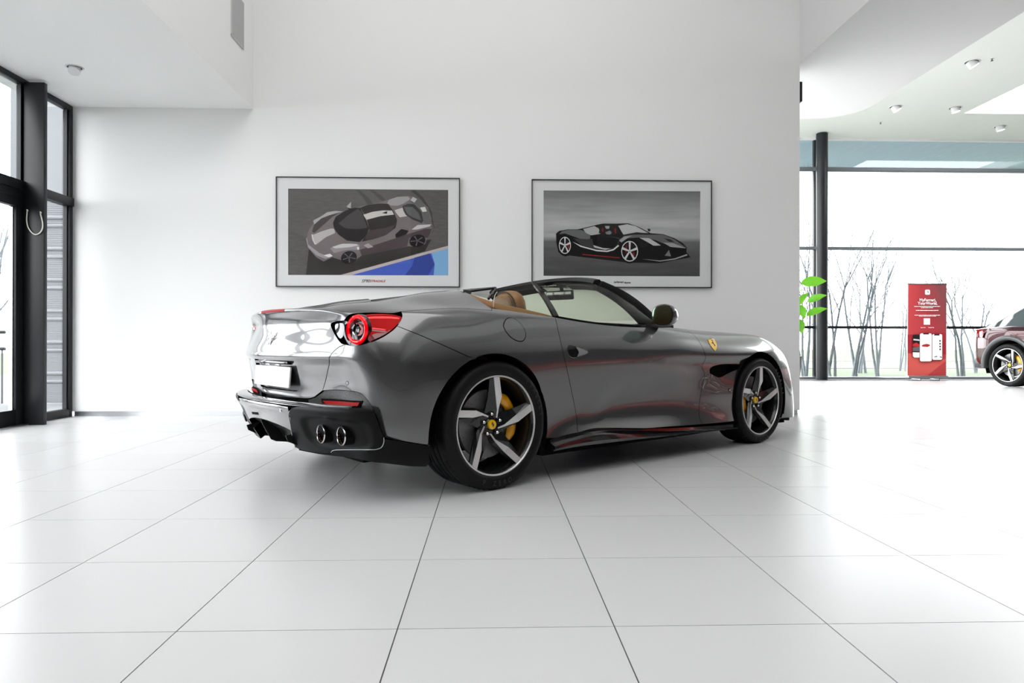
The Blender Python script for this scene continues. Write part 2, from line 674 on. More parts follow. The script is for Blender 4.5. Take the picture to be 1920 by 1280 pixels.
# corner stations: explicit lower nine points
ST.append(close_top([(-.70, .70, .19), (-.725, .72, .32), (-.730, .72, .455), (-.733, .72, .58), (-.755, .715, .70),
                     (-.752, .705, .785), (-.742, .69, .86), (-.742, .665, .915), (-.738, .65, .937)], -.50))
ST.append(close_top([(-.62, .82, .18), (-.655, .84, .31), (-.662, .845, .45), (-.667, .845, .58), (-.670, .84, .69),
                     (-.668, .82, .775), (-.655, .79, .85), (-.645, .755, .905), (-.635, .73, .933)], -.42))
ST.append(close_top([(-.52, .88, .17), (-.565, .910, .30), (-.570, .917, .44), (-.570, .917, .58), (-.565, .91, .69),
                     (-.556, .888, .78), (-.545, .855, .855), (-.535, .81, .912), (-.53, .775, .942)], -.35))
ST.append(close_top([(-.40, .90, .16), (-.42, .937, .30), (-.42, .948, .44), (-.42, .952, .58), (-.42, .945, .69),
                     (-.41, .922, .785), (-.40, .885, .865), (-.40, .84, .925), (-.40, .795, .953)], -.28))


def side(x, wz, deck=None):
    p = [(x, w, z) for w, z in wz]
    if deck == 'd':
        for w in (.76, .56, .30, 0):
            p.append((x, w, deck_z(x, w)))
    elif deck == 'h':
        w8 = p[8][1]
        for f in (.93, .70, .36, 0):
            p.append((x, w8 * f, hood_z(x, w8 * f)))
    else:
        for f in (.96, .70, .36, 0):
            p.append((x, p[8][1] * f, p[8][2] + (.99 - p[8][2]) * (1 - f)))
    ST.append(p)


side(-.20, [(.91, .16), (.945, .30), (.958, .44), (.965, .57), (.962, .68), (.94, .785), (.897, .868), (.845, .932), (.797, .967)], 'd')
side(.02, [(.91, .16), (.945, .30), (.958, .44), (.966, .57), (.965, .68), (.942, .79), (.897, .875), (.845, .94), (.80, .972)], 'd')
side(.20, [(.90, .18), (.915, .30), (.935, .43), (.954, .56), (.957, .67), (.935, .78), (.893, .865), (.843, .93), (.80, .965)], 'd')
side(.40, [(.905, .22), (.897, .31), (.912, .42), (.935, .55), (.943, .66), (.927, .765), (.89, .85), (.845, .913), (.80, .952)], 0)
side(.65, [(.912, .25), (.886, .33), (.890, .42), (.916, .54), (.931, .65), (.920, .755), (.888, .838), (.845, .898), (.805, .937)], 0)
side(1.0, [(.928, .235), (.893, .315), (.881, .41), (.902, .53), (.921, .645), (.913, .745), (.883, .825), (.845, .88), (.81, .917)], 0)
side(1.35, [(.932, .225), (.897, .305), (.881, .41), (.898, .53), (.917, .64), (.911, .735), (.882, .81), (.845, .865), (.805, .902)], 0)
side(1.65, [(.932, .215), (.901, .305), (.890, .41), (.904, .53), (.918, .635), (.911, .73), (.882, .805), (.84, .86), (.79, .897)], 0)
side(1.95, [(.930, .205), (.912, .30), (.908, .41), (.918, .53), (.926, .635), (.913, .722), (.877, .794), (.83, .846), (.77, .881)], 'h')
side(2.25, [(.93, .20), (.926, .30), (.931, .41), (.942, .53), (.943, .63), (.923, .72), (.88, .788), (.825, .838), (.755, .874)], 'h')
side(2.60, [(.930, .20), (.942, .30), (.950, .42), (.955, .54), (.950, .635), (.930, .72), (.885, .785), (.83, .835), (.76, .864)], 'h')
side(2.90, [(.92, .17), (.935, .28), (.945, .42), (.948, .53), (.938, .62), (.915, .71), (.875, .772), (.825, .816), (.76, .845)], 'h')
side(3.12, [(.915, .14), (.92, .26), (.915, .42), (.905, .52), (.89, .60), (.865, .678), (.83, .733), (.78, .773), (.72, .800)], 'h')
side(3.30, [(.86, .13), (.86, .26), (.845, .40), (.83, .49), (.81, .56), (.785, .625), (.75, .675), (.70, .712), (.64, .736)], 'h')
ST.append([(3.44, .70, .13), (3.44, .70, .26), (3.43, .69, .38), (3.42, .68, .46), (3.405, .66, .52), (3.39, .64, .57), (3.375, .61, .61),
           (3.36, .58, .64), (3.34, .54, .66), (3.32, .50, .675), (3.30, .36, .70), (3.28, .18, .715), (3.27, 0, .72)])
ST.append([(3.54, .38, .13), (3.54, .38, .26), (3.535, .38, .37), (3.53, .37, .44), (3.52, .36, .49), (3.505, .34, .53), (3.49, .32, .565),
           (3.47, .29, .59), (3.45, .26, .61), (3.43, .23, .625), (3.41, .16, .64), (3.39, .08, .65), (3.38, 0, .655)])
ST.append([(3.57, 0, .13), (3.57, 0, .26), (3.565, 0, .37), (3.56, 0, .44), (3.55, 0, .485), (3.54, 0, .52), (3.525, 0, .55),
           (3.51, 0, .57), (3.49, 0, .59), (3.47, 0, .60), (3.45, 0, .61), (3.43, 0, .62), (3.42, 0, .625)])
NET = np.array(ST)


def spline_eval(T, Y, t):
    """natural cubic spline through (T, Y[k,...]) at t"""
    n = len(T)
    h = np.diff(T)
    A = np.zeros((n, n))
    Yf = Y.reshape(n, -1)
    Rr = np.zeros_like(Yf)
    A[0, 0] = A[-1, -1] = 1
    for i in range(1, n - 1):
        A[i, i - 1], A[i, i], A[i, i + 1] = h[i - 1], 2 * (h[i - 1] + h[i]), h[i]
        Rr[i] = 6 * ((Yf[i + 1] - Yf[i]) / h[i] - (Yf[i] - Yf[i - 1]) / h[i - 1])
    Mm = np.linalg.solve(A, Rr)
    k = np.clip(np.searchsorted(T, t, side='right') - 1, 0, n - 2)
    a = (T[k + 1] - t)[:, None]
    b = (t - T[k])[:, None]
    hh = h[k][:, None]
    out = Mm[k] * a ** 3 / (6 * hh) + Mm[k + 1] * b ** 3 / (6 * hh) + (Yf[k] / hh - Mm[k] * hh / 6) * a + (Yf[k + 1] / hh - Mm[k + 1] * hh / 6) * b
    return out.reshape((len(t),) + Y.shape[1:])


# mirror the ends so that a surface crosses the centre line smoothly
def mirrored(NT, T, both=True):
    m = np.array([1, -1, 1.0])
    a = NT[1:4][::-1] * m
    if not both:
        return np.concatenate([a, NT]), np.concatenate([-T[1:4][::-1], T])
    b = NT[-4:-1][::-1] * m
    return np.concatenate([a, NT, b]), np.concatenate([-T[1:4][::-1], T, 2 * T[-1] - T[-4:-1][::-1]])


def make_surface(NT, step, close_u=True, close_v=True, sculpt=None):
    """dense right-hand half of a body surface from a net of (x, w, z) control points"""
    tu = np.concatenate([[0], np.cumsum(np.linalg.norm(np.diff(NT[:, 2:9], axis=0), axis=2).mean(1))])
    k0 = 3 if close_v else 0
    tv = np.concatenate([[0], np.cumsum(np.linalg.norm(np.diff(NT, axis=1), axis=2)[k0:].mean(0))])
    nm, tum = mirrored(NT, tu, close_u)
    nu, nv = int(tu[-1] / step) + 1, int(tv[-1] / step) + 1
    uu, vv = np.linspace(0, tu[-1], nu), np.linspace(0, tv[-1], nv)
    g1 = spline_eval(tum, nm, uu)
    if close_v:
        m2 = np.array([1, -1, 1.0])
        g1 = np.concatenate([g1, g1[:, -4:-1][:, ::-1] * m2], axis=1)
        tve = np.concatenate([tv, 2 * tv[-1] - tv[-4:-1][::-1]])
    else:
        tve = tv
    g = spline_eval(tve, np.transpose(g1, (1, 0, 2)), vv).transpose(1, 0, 2).copy()
    g[:, :, 1] *= -1                       # right-hand side: y = -w

    def nrm(G):
        n = np.cross(np.gradient(G, axis=0), np.gradient(G, axis=1))
        return n / (np.linalg.norm(n, axis=2, keepdims=True) + 1e-12)
    n = nrm(g)
    c_ = np.array([1.3, 0.0, 0.4])
    sg = -1 if (n[nu // 2, nv // 3] @ (g[nu // 2, nv // 3] - c_)) < 0 else 1
    n = n * sg
    if sculpt:
        g = g + n * sculpt(g)[..., None]
        n = nrm(g) * sg
    bv = [Vector(p) for p in g.reshape(-1, 3)]
    bf = [(i * nv + j, (i + 1) * nv + j, (i + 1) * nv + j + 1, i * nv + j + 1) for i in range(nu - 1) for j in range(nv - 1)]
    return dict(GRID=g, GN=n, UU=uu, VV=vv, NU=nu, NV=nv, BODY=BVHTree.FromPolygons(bv, bf), TV=tv, TU=tu)


def use(sf):
    globals().update(sf)


def sstep(a, b, x):
    t = np.clip((x - a) / (b - a), 0, 1)
    return t * t * (3 - 2 * t)


def body_sculpt(g):
    """displacement along the normal for the door hollow, air-outlet scallop and tail crease"""
    x, w, z = g[..., 0], -g[..., 1], g[..., 2]
    d = np.zeros_like(x)
    # scallop that runs back from the outlet behind the front wheel
    t = np.clip((x - 1.15) / 1.05, 0, 1)
    zc = .655 - .03 * t
    up = sstep(.075, .012, z - zc)          # crisp upper edge, soft lower run-out
    lo = sstep(-.26, .0, z - zc)
    d -= .030 * t ** 1.5 * up * lo * (w > .75) * (x > 1.1) * (x < 2.6)
    # diagonal blister in front of the rear wheel: hollow ahead of it, low on the door
    line = x - (.60 + (z - .26) * 1.05)
    d -= .013 * sstep(0, .26, line) * sstep(.62, .40, z) * sstep(1.75, 1.1, x) * (w > .7) * sstep(.22, .30, z)
    # rear lid: ridge above the number plate
    rr_ = (x < -.55) & (z > .4) & (z < .97)
    d += np.where(rr_, .010 * np.exp(-((z - .712) / .02) ** 2) * sstep(.80, .6, w), 0)
    d -= np.where(rr_, .012 * sstep(.708, .69, z) * sstep(.50, .60, z) * sstep(.74, .62, w), 0)
    return d


SURF_BODY = make_surface(NET, .014, sculpt=body_sculpt)
use(SURF_BODY)


def hit_uv(o, d):
    loc, nrm, idx, dist = BODY.ray_cast(o, d)
    if loc is None:
        loc, nrm, idx, dist = BODY.find_nearest(o + d * max(0.0, (Vector((1.0, -.9, .6)) - o).dot(d)))
        # nearest point on the surface to the ray: march
        best = None
        for k in range(200):
            p = o + d * (2.0 + k * 0.025)
            l2, n2, i2, d2 = BODY.find_nearest(p)
            if best is None or d2 < best[0]:
                best = (d2, l2, i2)
        loc, idx = best[1], best[2]
    i, j = divmod(idx, NV - 1)
    a, b, dd = GRID[i, j], GRID[i + 1, j], GRID[i, j + 1]
    p = np.array(loc)
    e1, e2 = b - a, dd - a
    M2 = np.array([[e1 @ e1, e1 @ e2], [e1 @ e2, e2 @ e2]])
    st = np.linalg.solve(M2 + 1e-14 * np.eye(2), np.array([e1 @ (p - a), e2 @ (p - a)]))
    s_, t_ = np.clip(st, 0, 1)
    return (UU[1] * (i + s_), VV[1] * (j + t_))


def uv_px(px, py):
    return hit_uv(*cam_ray_car(px, py))


def uv_side(x, z):
    return hit_uv(Vector((x, -3, z)), Vector((0, 1, 0)))


def uv_rear(w, z):
    return hit_uv(Vector((-4, -w, z)), Vector((1, 0, 0)))


def uv_top(x, w):
    return hit_uv(Vector((x, -w, 3)), Vector((0, 0, -1)))


def samp(A, u, v):
    fu = np.clip(u / UU[1], 0, NU - 1.0001)
    fv = np.clip(v / VV[1], 0, NV - 1.0001)
    i, j = int(fu), int(fv)
    s_, t_ = fu - i, fv - j
    return (A[i, j] * (1 - s_) * (1 - t_) + A[i + 1, j] * s_ * (1 - t_) + A[i, j + 1] * (1 - s_) * t_ + A[i + 1, j + 1] * s_ * t_)


def sp(u, v):
    return samp(GRID, u, v)


def sn(u, v):
    n = samp(GN, u, v)
    return n / np.linalg.norm(n)


def pxl(pts, n=6, smooth=True):
    """a run of photo-measured points laid on the body surface"""
    P = cr_spline(pts, n) if smooth and len(pts) > 2 else cr_spline(pts, n) if not smooth else np.array(pts, float)
    if smooth and len(pts) == 2:
        P = np.linspace(pts[0], pts[1], n + 1)
    return [uv_px(*p) for p in P]


def arch_uv(xc, zc, r, a0, a1, n=40):
    out = []
    for k in range(n + 1):
        a = R(a0 + (a1 - a0) * k / n)
        out.append(uv_side(xc + r * math.cos(a), zc + r * math.sin(a)))
    return out


def inside(poly, pts):
    x, y = pts[:, 0], pts[:, 1]
    c = np.zeros(len(pts), bool)
    n = len(poly)
    for i in range(n):
        x1, y1 = poly[i]
        x2, y2 = poly[(i + 1) % n]
        if y1 == y2:
            continue
        m = ((y1 > y) != (y2 > y)) & (x < (x2 - x1) * (y - y1) / (y2 - y1) + x1)
        c ^= m
    return c


def seg_dist(poly, pts):
    d = np.full(len(pts), 1e9)
    n = len(poly)
    for i in range(n):
        a = poly[i]
        b = poly[(i + 1) % n]
        ab = b - a
        t = np.clip(((pts - a) @ ab) / (ab @ ab + 1e-12), 0, 1)
        d = np.minimum(d, np.linalg.norm(pts - (a + t[:, None] * ab), axis=1))
    return d


def clean_poly(poly, mn=0.004):
    P = [np.array(poly[0], float)]
    for q in poly[1:]:
        q = np.array(q, float)
        if np.linalg.norm(q - P[-1]) > mn:
            P.append(q)
    while len(P) > 3 and np.linalg.norm(P[-1] - P[0]) < mn:
        P.pop()
    # refine long edges
    out = []
    n = len(P)
    for i in range(n):
        a, b = P[i], P[(i + 1) % n]
        k = max(1, int(np.linalg.norm(b - a) / 0.02))
        for t in range(k):
            out.append(a + (b - a) * t / k)
    return np.array(out)


def inset_poly(P, g):
    n = len(P)
    ar = 0.5 * sum(P[i][0] * P[(i + 1) % n][1] - P[(i + 1) % n][0] * P[i][1] for i in range(n))
    sgn = 1 if ar > 0 else -1
    out = []
    umax = UU[-1]
    for i in range(n):
        a, b, c = P[i - 1], P[i], P[(i + 1) % n]
        t1 = (b - a) / (np.linalg.norm(b - a) + 1e-12)
        t2 = (c - b) / (np.linalg.norm(c - b) + 1e-12)
        n1 = np.array([-t1[1], t1[0]]) * sgn
        n2 = np.array([-t2[1], t2[0]]) * sgn
        m = n1 + n2
        L_ = np.linalg.norm(m)
        m = n1 if L_ < .3 else m / L_
        q = b + m * g
        if b[0] < 1e-4:
            q[0] = 0
        if b[0] > umax - 1e-4 and CLOSE_END:
            q[0] = umax
        if b[1] > VV[-1] - 1e-4 and CLOSE_TOP:
            q[1] = VV[-1]
        out.append(q)
    return np.array(out)


def panel_mesh(name, poly, gap=0.0018, lip=0.012, off=0.0, both=False, mirror=False, density=1, lip_out=None):
    """trim the body surface to a closed outline in (u, v); edges turn inward by lip"""
    P = inset_poly(clean_poly(poly), gap)
    i0, i1 = max(0, int(P[:, 0].min() / UU[1])), min(NU - 1, int(P[:, 0].max() / UU[1]) + 1)
    j0, j1 = max(0, int(P[:, 1].min() / VV[1])), min(NV - 1, int(P[:, 1].max() / VV[1]) + 1)
    A, B = np.meshgrid(UU[i0:i1 + 1:density], VV[j0:j1 + 1:density], indexing='ij')
    C = np.stack([A.ravel(), B.ravel()], 1)
    C = C[inside(P, C)]
    if len(C):
        C = C[seg_dist(P, C) > 0.005]
    nb = len(P)
    allp = [Vector(p) for p in P] + [Vector(c) for c in C]
    vo, eo, fo, ov, _, _ = delaunay_2d_cdt(allp, [(i, (i + 1) % nb) for i in range(nb)], [list(range(nb))], 1, 1e-5)
    V2 = np.array([list(v) for v in vo])
    V, Nn = [], []
    for u, v in V2:
        p, n = sp(u, v), sn(u, v)
        V.append(p + n * off)
        Nn.append(n)
    # orientation
    Fc = [tuple(f) for f in fo]
    if Fc:
        f = Fc[len(Fc) // 2]
        n = np.cross(V[f[1]] - V[f[0]], V[f[2]] - V[f[0]])
        if n @ Nn[f[0]] < 0:
            Fc = [g[::-1] for g in Fc]
    nmain = len(V)
    # boundary loop (input vertices keep order through ov)
    first = {}
    for k, lst in enumerate(ov):
        for q in lst:
            first[q] = k
    loop = [first[i] for i in range(nb) if i in first]
    if lip > 0:
        ring = loop
        base = len(V)
        for k in ring:
            V.append(V[k].copy())
        for q, k in enumerate(ring):
            V.append(V[k] - Nn[k] * lip)
        m = len(ring)
        cen = P.mean(0)
        for q in range(m):
            r_ = (q + 1) % m
            a, b = V2[ring[q]], V2[ring[r_]]
            if (a[0] < 1e-4 and b[0] < 1e-4) or (CLOSE_TOP and a[1] > VV[-1] - 1e-4 and b[1] > VV[-1] - 1e-4) or (CLOSE_END and a[0] > UU[-1] - 1e-4 and b[0] > UU[-1] - 1e-4):
                continue
            Fc.append((base + q, base + r_, base + m + r_, base + m + q))
        # normals of the lip
        for q in range(2 * m):
            k = q % m
            a, b = V[ring[k - 1]], V[ring[(k + 1) % m]]
            t = b - a
            nn = np.cross(t, Nn[ring[k]])
            nn = nn / (np.linalg.norm(nn) + 1e-12)
            Nn.append(nn)
    V = np.array(V)
    Nn = np.array(Nn)
    if mirror or both:
        Vm = V * np.array([1, -1, 1])
        Nm = Nn * np.array([1, -1, 1])
        Fm = [f[::-1] for f in Fc]
        if mirror:
            V, Nn, Fc = Vm, Nm, Fm
        else:
            k = len(V)
            V = np.concatenate([V, Vm])
            Nn = np.concatenate([Nn, Nm])
            Fc = Fc + [tuple(i + k for i in f) for f in Fm]
    me = bpy.data.meshes.new(name)
    me.from_pydata(V.tolist(), [], Fc)
    me.shade_smooth()
    me.normals_split_custom_set_from_vertices(Nn.tolist())
    me.update()
    return me


def panel(name, poly, m, parent, **k):
    return link_mesh(name, panel_mesh(name, poly, **k), m, parent)


car = empty('sports_car', tuple(CAR_ORG), PHI, 'dark grey metallic convertible sports car with open roof parked in front of white wall', 'car')
# ------------------------------------------------------------------ body panels
paint = mat('grey_metallic_paint', (.150, .150, .153), .23, metal=.8, coat=1.0, coat_rough=.012)
black_gloss = mat('gloss_black', (.006, .006, .007), .12, coat=.6)
black_sat = mat('satin_black', (.006, .006, .0065), .36, spec=.25)
black_matt = mat('matt_black', (.005, .005, .005), .85, spec=.08)

lamp_top = [(645, 601), (655, 590), (672, 587), (700, 586), (735, 587), (752, 584)]
lamp_left = [(648, 645.5), (640, 643), (630, 630), (621, 612), (622, 606), (632, 602.5), (645, 601)]
lamp_bot = [(744.4, 611), (735, 620), (715, 633), (690, 643), (665, 648), (648, 645.5)]
lid_side = [(588, 745), (605, 732), (607, 725), (613.4, 700), (626.6, 657.5), (636, 650), (648, 645.5)]
deck_seam = [(752, 584), (790, 581), (850, 577.5), (900, 580), (922, 582)]
belt_q = [(922, 578), (960, 583), (1000, 589), (1041, 595)]
door_rear = [(1041, 595), (1051, 640), (1062.5, 690), (1071, 730), (1080, 775), (1083, 810)]
sill_q = [(1083, 811), (1060, 817), (1050, 819), (1036, 826)]
sill_d = [(1083, 811), (1107.5, 804), (1132, 802), (1195, 802.5), (1257, 803), (1295, 801), (1319.5, 799.5)]
door_front = [(1277, 614), (1295, 624), (1307.5, 635), (1317.5, 652.5), (1323, 671), (1316, 687.5), (1321, 702.5), (1316, 727.5),
              (1311, 757.5), (1311, 780), (1317.5, 795), (1319.5, 799.5)]
belt_d = [(1041, 595), (1094, 604), (1140, 609.7), (1187, 613), (1234, 614), (1266, 614), (1277, 614)]
bump_black = [(605, 732), (626, 731), (649, 732), (670, 735.5), (681, 741), (692.7, 755), (702, 773), (711, 796), (719.5, 821)]
bump_low = [(719.5, 821.5), (760, 828), (805, 835)]
quarter_seam = [(744.4, 611), (802.5, 634.4), (890.6, 673.8)]

RC, RR = (-.03, .328), .400
FC, FR = (2.645, .337), .377


def ang_of(uv, c):
    p = sp(*uv)
    return math.degrees(math.atan2(p[2] - c[1], p[0] - c[0]))


P_lamp_left = pxl(lamp_left, 4)
P_lamp_top = pxl(lamp_top, 4)
P_lamp_bot = pxl(lamp_bot, 4)
P_lid_side = [uv_px(*p) for p in lid_side]
P_deck = pxl(deck_seam, 6)
P_beltq = pxl(belt_q, 5)
P_doorR = pxl(door_rear, 4)
P_doorF = pxl(door_front, 4)
P_beltd = pxl(belt_d, 4)
P_silld = pxl(sill_d, 4)
P_sillq = pxl(sill_q, 3)
P_bb = pxl(bump_black, 4)
P_bl = pxl(bump_low, 4)
P_qs = pxl(quarter_seam, 6)
a_seam = ang_of(P_qs[-1], RC)
a_low = ang_of(P_bl[-1], RC) % 360
a_fr = ang_of(P_sillq[-1], RC)
arch_b = arch_uv(RC[0], RC[1], RR, a_low, a_seam, 24)
arch_q = arch_uv(RC[0], RC[1], RR, a_seam, a_fr, 40)

lid_bot = pxl([(520, 744.5), (553, 746), (575, 747.5), (588, 745)], 4)
v_lb = lid_bot[0][1]
deck_front = [uv_top(x, w) for x, w in ((.085, .785), (.07, .74), (.045, .66), (.02, .57), (.0, .5), (-.02, .4), (-.02, .2), (-.02, .02))]
lid_poly = ([(0, v_lb)] + lid_bot + P_lid_side + P_lamp_left + P_lamp_top + P_deck[1:] + deck_front + [(deck_front[-1][0], VV[-1]), (0, VV[-1])])
# body-coloured number-plate recess opens in the lid, so the lid outline runs round it
rz0, rz1, rw = .528, .688, .305
v_r0, v_r1 = uv_rear(.01, rz0)[1], uv_rear(.01, rz1)[1]
rec_pts = [uv_rear(w, rz1) for w in np.linspace(.02, rw - .01, 8)] + [uv_rear(rw, z) for z in np.linspace(rz1 - .008, rz0 + .03, 6)] + \
          [uv_rear(w, rz0) for w in np.linspace(rw - .035, .02, 7)]
lid_poly = lid_poly + [(0, v_r1)] + rec_pts + [(0, v_r0)]
lid = panel('boot_lid', lid_poly, paint, car, both=True)
bumper_poly = (P_lid_side[2:][::-1] + P_bb + P_bl[1:] + arch_b + P_qs[::-1][1:] + P_lamp_bot[1:])
bumper_poly = P_bb + P_bl[1:] + arch_b + P_qs[::-1][1:] + P_lamp_bot[1:] + P_lid_side[2:6][::-1]
bump_r = panel('rear_bumper', bumper_poly, paint, car)
panel('rear_bumper', bumper_poly, paint, car, mirror=True)
quarter_poly = (P_qs + arch_q[1:] + P_sillq[::-1][1:] + P_doorR[::-1][1:] + P_beltq[::-1][1:] + P_deck[::-1] + pxl([(752, 584), (754, 592), (750, 603), (744.4, 611)], 3))
door_poly = P_beltd + P_doorF[1:] + P_silld[::-1][1:] + P_doorR[::-1][1:]
# front wing, cut by the arch and by the air outlet behind the wheel
vent_up = [(1330, 695), (1333, 689), (1343, 685), (1360, 682.5), (1380, 683), (1393, 684)]
vent_lo = [(1386, 691), (1375, 695), (1362.5, 700.5), (1350, 707), (1340, 704), (1331, 699)]
P_vu = pxl(vent_up, 3)
P_vl = pxl(vent_lo, 3)
sill_f = pxl([(1319.5, 799.5), (1350, 797.5), (1380, 795)], 4)
af0 = ang_of(sill_f[-1], FC) % 360
afl = ang_of(P_vl[0], FC)
afu = ang_of(P_vu[-1], FC)
a_end = 24.0
arch_f1 = arch_uv(FC[0], FC[1], FR, af0, afl, 14)
arch_f2 = arch_uv(FC[0], FC[1], FR, afu, a_end, 36)
hood_side = [uv_top(x, w) for x, w in ((1.80, .70), (1.95, .655), (2.2, .625), (2.6, .61), (2.9, .60), (3.05, .58))]
fender_poly = (P_doorF + sill_f[1:] + arch_f1 + P_vl[1:] + P_vu[1:] + arch_f2 + [uv_side(3.03, .55), uv_side(3.06, .66)] + hood_side[::-1])
for nm, poly in (('rear_quarter_panel', quarter_poly), ('door', door_poly), ('front_wing', fender_poly)):
    for mir in (False, True):
        o = panel(nm, poly, paint, car, mirror=mir)
        if nm == 'door' and not mir:
            door_r = o
        if nm == 'front_wing' and not mir:
            wing_r = o
        if nm == 'rear_quarter_panel' and not mir:
            quarter_r = o
hood_f = [uv_top(x, w) for x, w in ((3.05, .58), (3.2, .45), (3.27, .25))]
u_hf = hood_f[-1][0]
hood_poly = hood_side + hood_f[1:] + [(UU[-1], hood_f[-1][1]), (UU[-1], VV[-1])] + [(uv_top(1.9, .02)[0], VV[-1])] + [uv_top(1.87, .3), uv_top(1.82, .55)]
panel('bonnet', hood_poly, paint, car, both=True)
fb = [uv_side(3.06, .66), uv_side(3.03, .55)] + arch_uv(FC[0], FC[1], FR, a_end, -26, 16)
fbump = fb + [(u, VV[2]) for u in np.linspace(fb[-1][0], UU[-1], 12)[1:]] + [(UU[-1], hood_f[-1][1])] + hood_f[::-1]
panel('front_bumper', fbump, paint, car, both=True)

# dark inner shell seen through the panel gaps and the air outlet
Vi, Fi = [], []
st = 3
ii = list(range(0, NU, st))
jj = [j for j in range(0, NV, st) if VV[j] < TV[9]]
def arch_skip(p):
    return (math.hypot(p[0] - RC[0], p[2] - RC[1]) < RR + .05) or (math.hypot(p[0] - FC[0], p[2] - FC[1]) < FR + .05)
idx = {}
for i in ii:
    for j in jj:
        p = GRID[i, j] - GN[i, j] * .035
        if p[1] > -0.001:
            p[1] = -0.001
        idx[i, j] = len(Vi)
        Vi.append(p)
for a in range(len(ii) - 1):
    for b in range(len(jj) - 1):
        q = [(ii[a], jj[b]), (ii[a + 1], jj[b]), (ii[a + 1], jj[b + 1]), (ii[a], jj[b + 1])]
        if any(arch_skip(GRID[k]) for k in q) or any(GRID[k][2] > .93 and .05 < GRID[k][0] < 1.8 for k in q):
            continue
        Fi.append(tuple(idx[k] for k in q))
Vm = [np.array(v) * [1, -1, 1] for v in Vi]
n0 = len(Vi)
link_mesh('inner_shell', mesh_from('inner_shell', Vi + Vm, Fi + [tuple(i + n0 for i in f)[::-1] for f in Fi], True), black_matt, car)
# lower sills
# ------------------------------------------------------------------ tail details
chrome = mat('chrome', (.75, .75, .77), .08, metal=1.0)
yellow = mat('badge_yellow', (.95, .55, .0), .25, coat=.6)
white_plate = mat('blank_white', (.9, .9, .9), .35)
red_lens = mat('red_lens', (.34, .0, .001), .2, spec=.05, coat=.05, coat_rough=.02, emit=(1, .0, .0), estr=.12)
red_dark = mat('dark_red_lens', (.16, .0, .002), .08, coat=1.0, coat_rough=.01)
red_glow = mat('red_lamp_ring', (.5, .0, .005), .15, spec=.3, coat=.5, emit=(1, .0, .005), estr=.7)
grey_glass = mat('smoked_glass', (.05, .06, .06), .04, coat=1.0)
carbon = mat('honeycomb_grille', (.10, .10, .105), .35, metal=.3)
nt, N, L, b = nodes_of(carbon)
tc = N.new('ShaderNodeTexCoord'); vo_ = N.new('ShaderNodeTexVoronoi'); vo_.inputs['Scale'].default_value = 420
L.new(tc.outputs['Object'], vo_.inputs['Vector'])
rp = N.new('ShaderNodeMapRange'); rp.inputs['From Min'].default_value = .25; rp.inputs['From Max'].default_value = .55
rp.inputs['To Min'].default_value = .12; rp.inputs['To Max'].default_value = .03
L.new(vo_.outputs['Distance'], rp.inputs['Value'])
cc = N.new('ShaderNodeCombineColor')
for k_ in range(3):
    L.new(rp.outputs[0], cc.inputs[k_])
L.new(cc.outputs[0], b.inputs['Base Color'])


def patch(name, pts, m, parent=None, off=.001, n=4, smooth=True, closed=True, lip=None, mirror=False, both=False, gap=0.0, density=1):
    """a piece lying on the current surface, outline measured in the photo"""
    P = cr_spline(pts, n, closed=True) if smooth else np.array(pts, float)
    poly = [uv_px(*p) for p in P]
    return panel(name, poly, m, parent or car, gap=gap, off=off, lip=off if lip is None else lip, mirror=mirror, both=both, density=density)


def patch_both(name, pts, m, **k):
    a = patch(name, pts, m, **k)
    patch(name, pts, m, mirror=True, **k)
    return a


# number plate recess and plate
panel('plate_recess', [(0, v_r1)] + rec_pts + [(0, v_r0)], paint, car, gap=0, off=-.012, lip=-.013, both=True)
bm = bmesh.new()
bm_box(bm, (-.006, -.26, -.056), (.006, .26, .056), .004)
pl = link_mesh('number_plate', from_bm('number_plate', bm, 40), white_plate, car, (-.862, 0, .600), (0, R(4), 0))
pl['label'] = 'blank white number plate'
box('plate_lamp_strip', (-.872, -.24, .668), (-.835, .24, .684), black_gloss, car, .003)  # shade along the recess top, built in as a black strip
for w0 in (-.075, .075):
    box('plate_lamp', (-.864, w0 - .03, .660), (-.842, w0 + .03, .669), chrome, car, .003)

# high brake light in the lip of the tail
v8 = TV[8]
brk = [(488, 581), (495, 583.8), (510, 582.3), (525, 580.6), (534, 579), (537, 575.8)]
ubr = [u for u in np.linspace(0, uv_rear(.165, .95)[0], 8)]
bp_ = [(u, v8 - .034) for u in ubr] + [(ubr[-1] + .014, v8 - .004)] + [(u, v8 + .008) for u in ubr[::-1]]
panel('high_brake_light', bp_, mat('brake_light_red', (.30, .006, .012), .45, spec=.08), car, gap=0, off=.0025, lip=.0025, both=True)


# prancing-horse emblem outline, unit height, facing left
HORSE = [(.30, .98), (.36, 1.0), (.40, .95), (.44, .97), (.50, .90), (.56, .80), (.57, .70), (.62, .62), (.66, .52), (.74, .55), (.80, .64), (.90, .66),
         (.86, .58), (.78, .48), (.70, .42), (.72, .34), (.66, .24), (.68, .12), (.62, .02), (.54, .0), (.58, .06), (.60, .14), (.56, .24),
         (.52, .34), (.46, .36), (.42, .28), (.32, .20), (.24, .12), (.18, .12), (.24, .20), (.34, .30), (.40, .40), (.38, .50), (.34, .56),
         (.22, .54), (.10, .46), (.06, .50), (.16, .58), (.28, .64), (.20, .72), (.10, .70), (.08, .76), (.20, .80), (.32, .74), (.38, .80),
         (.34, .86), (.24, .84), (.20, .88), (.26, .94)]


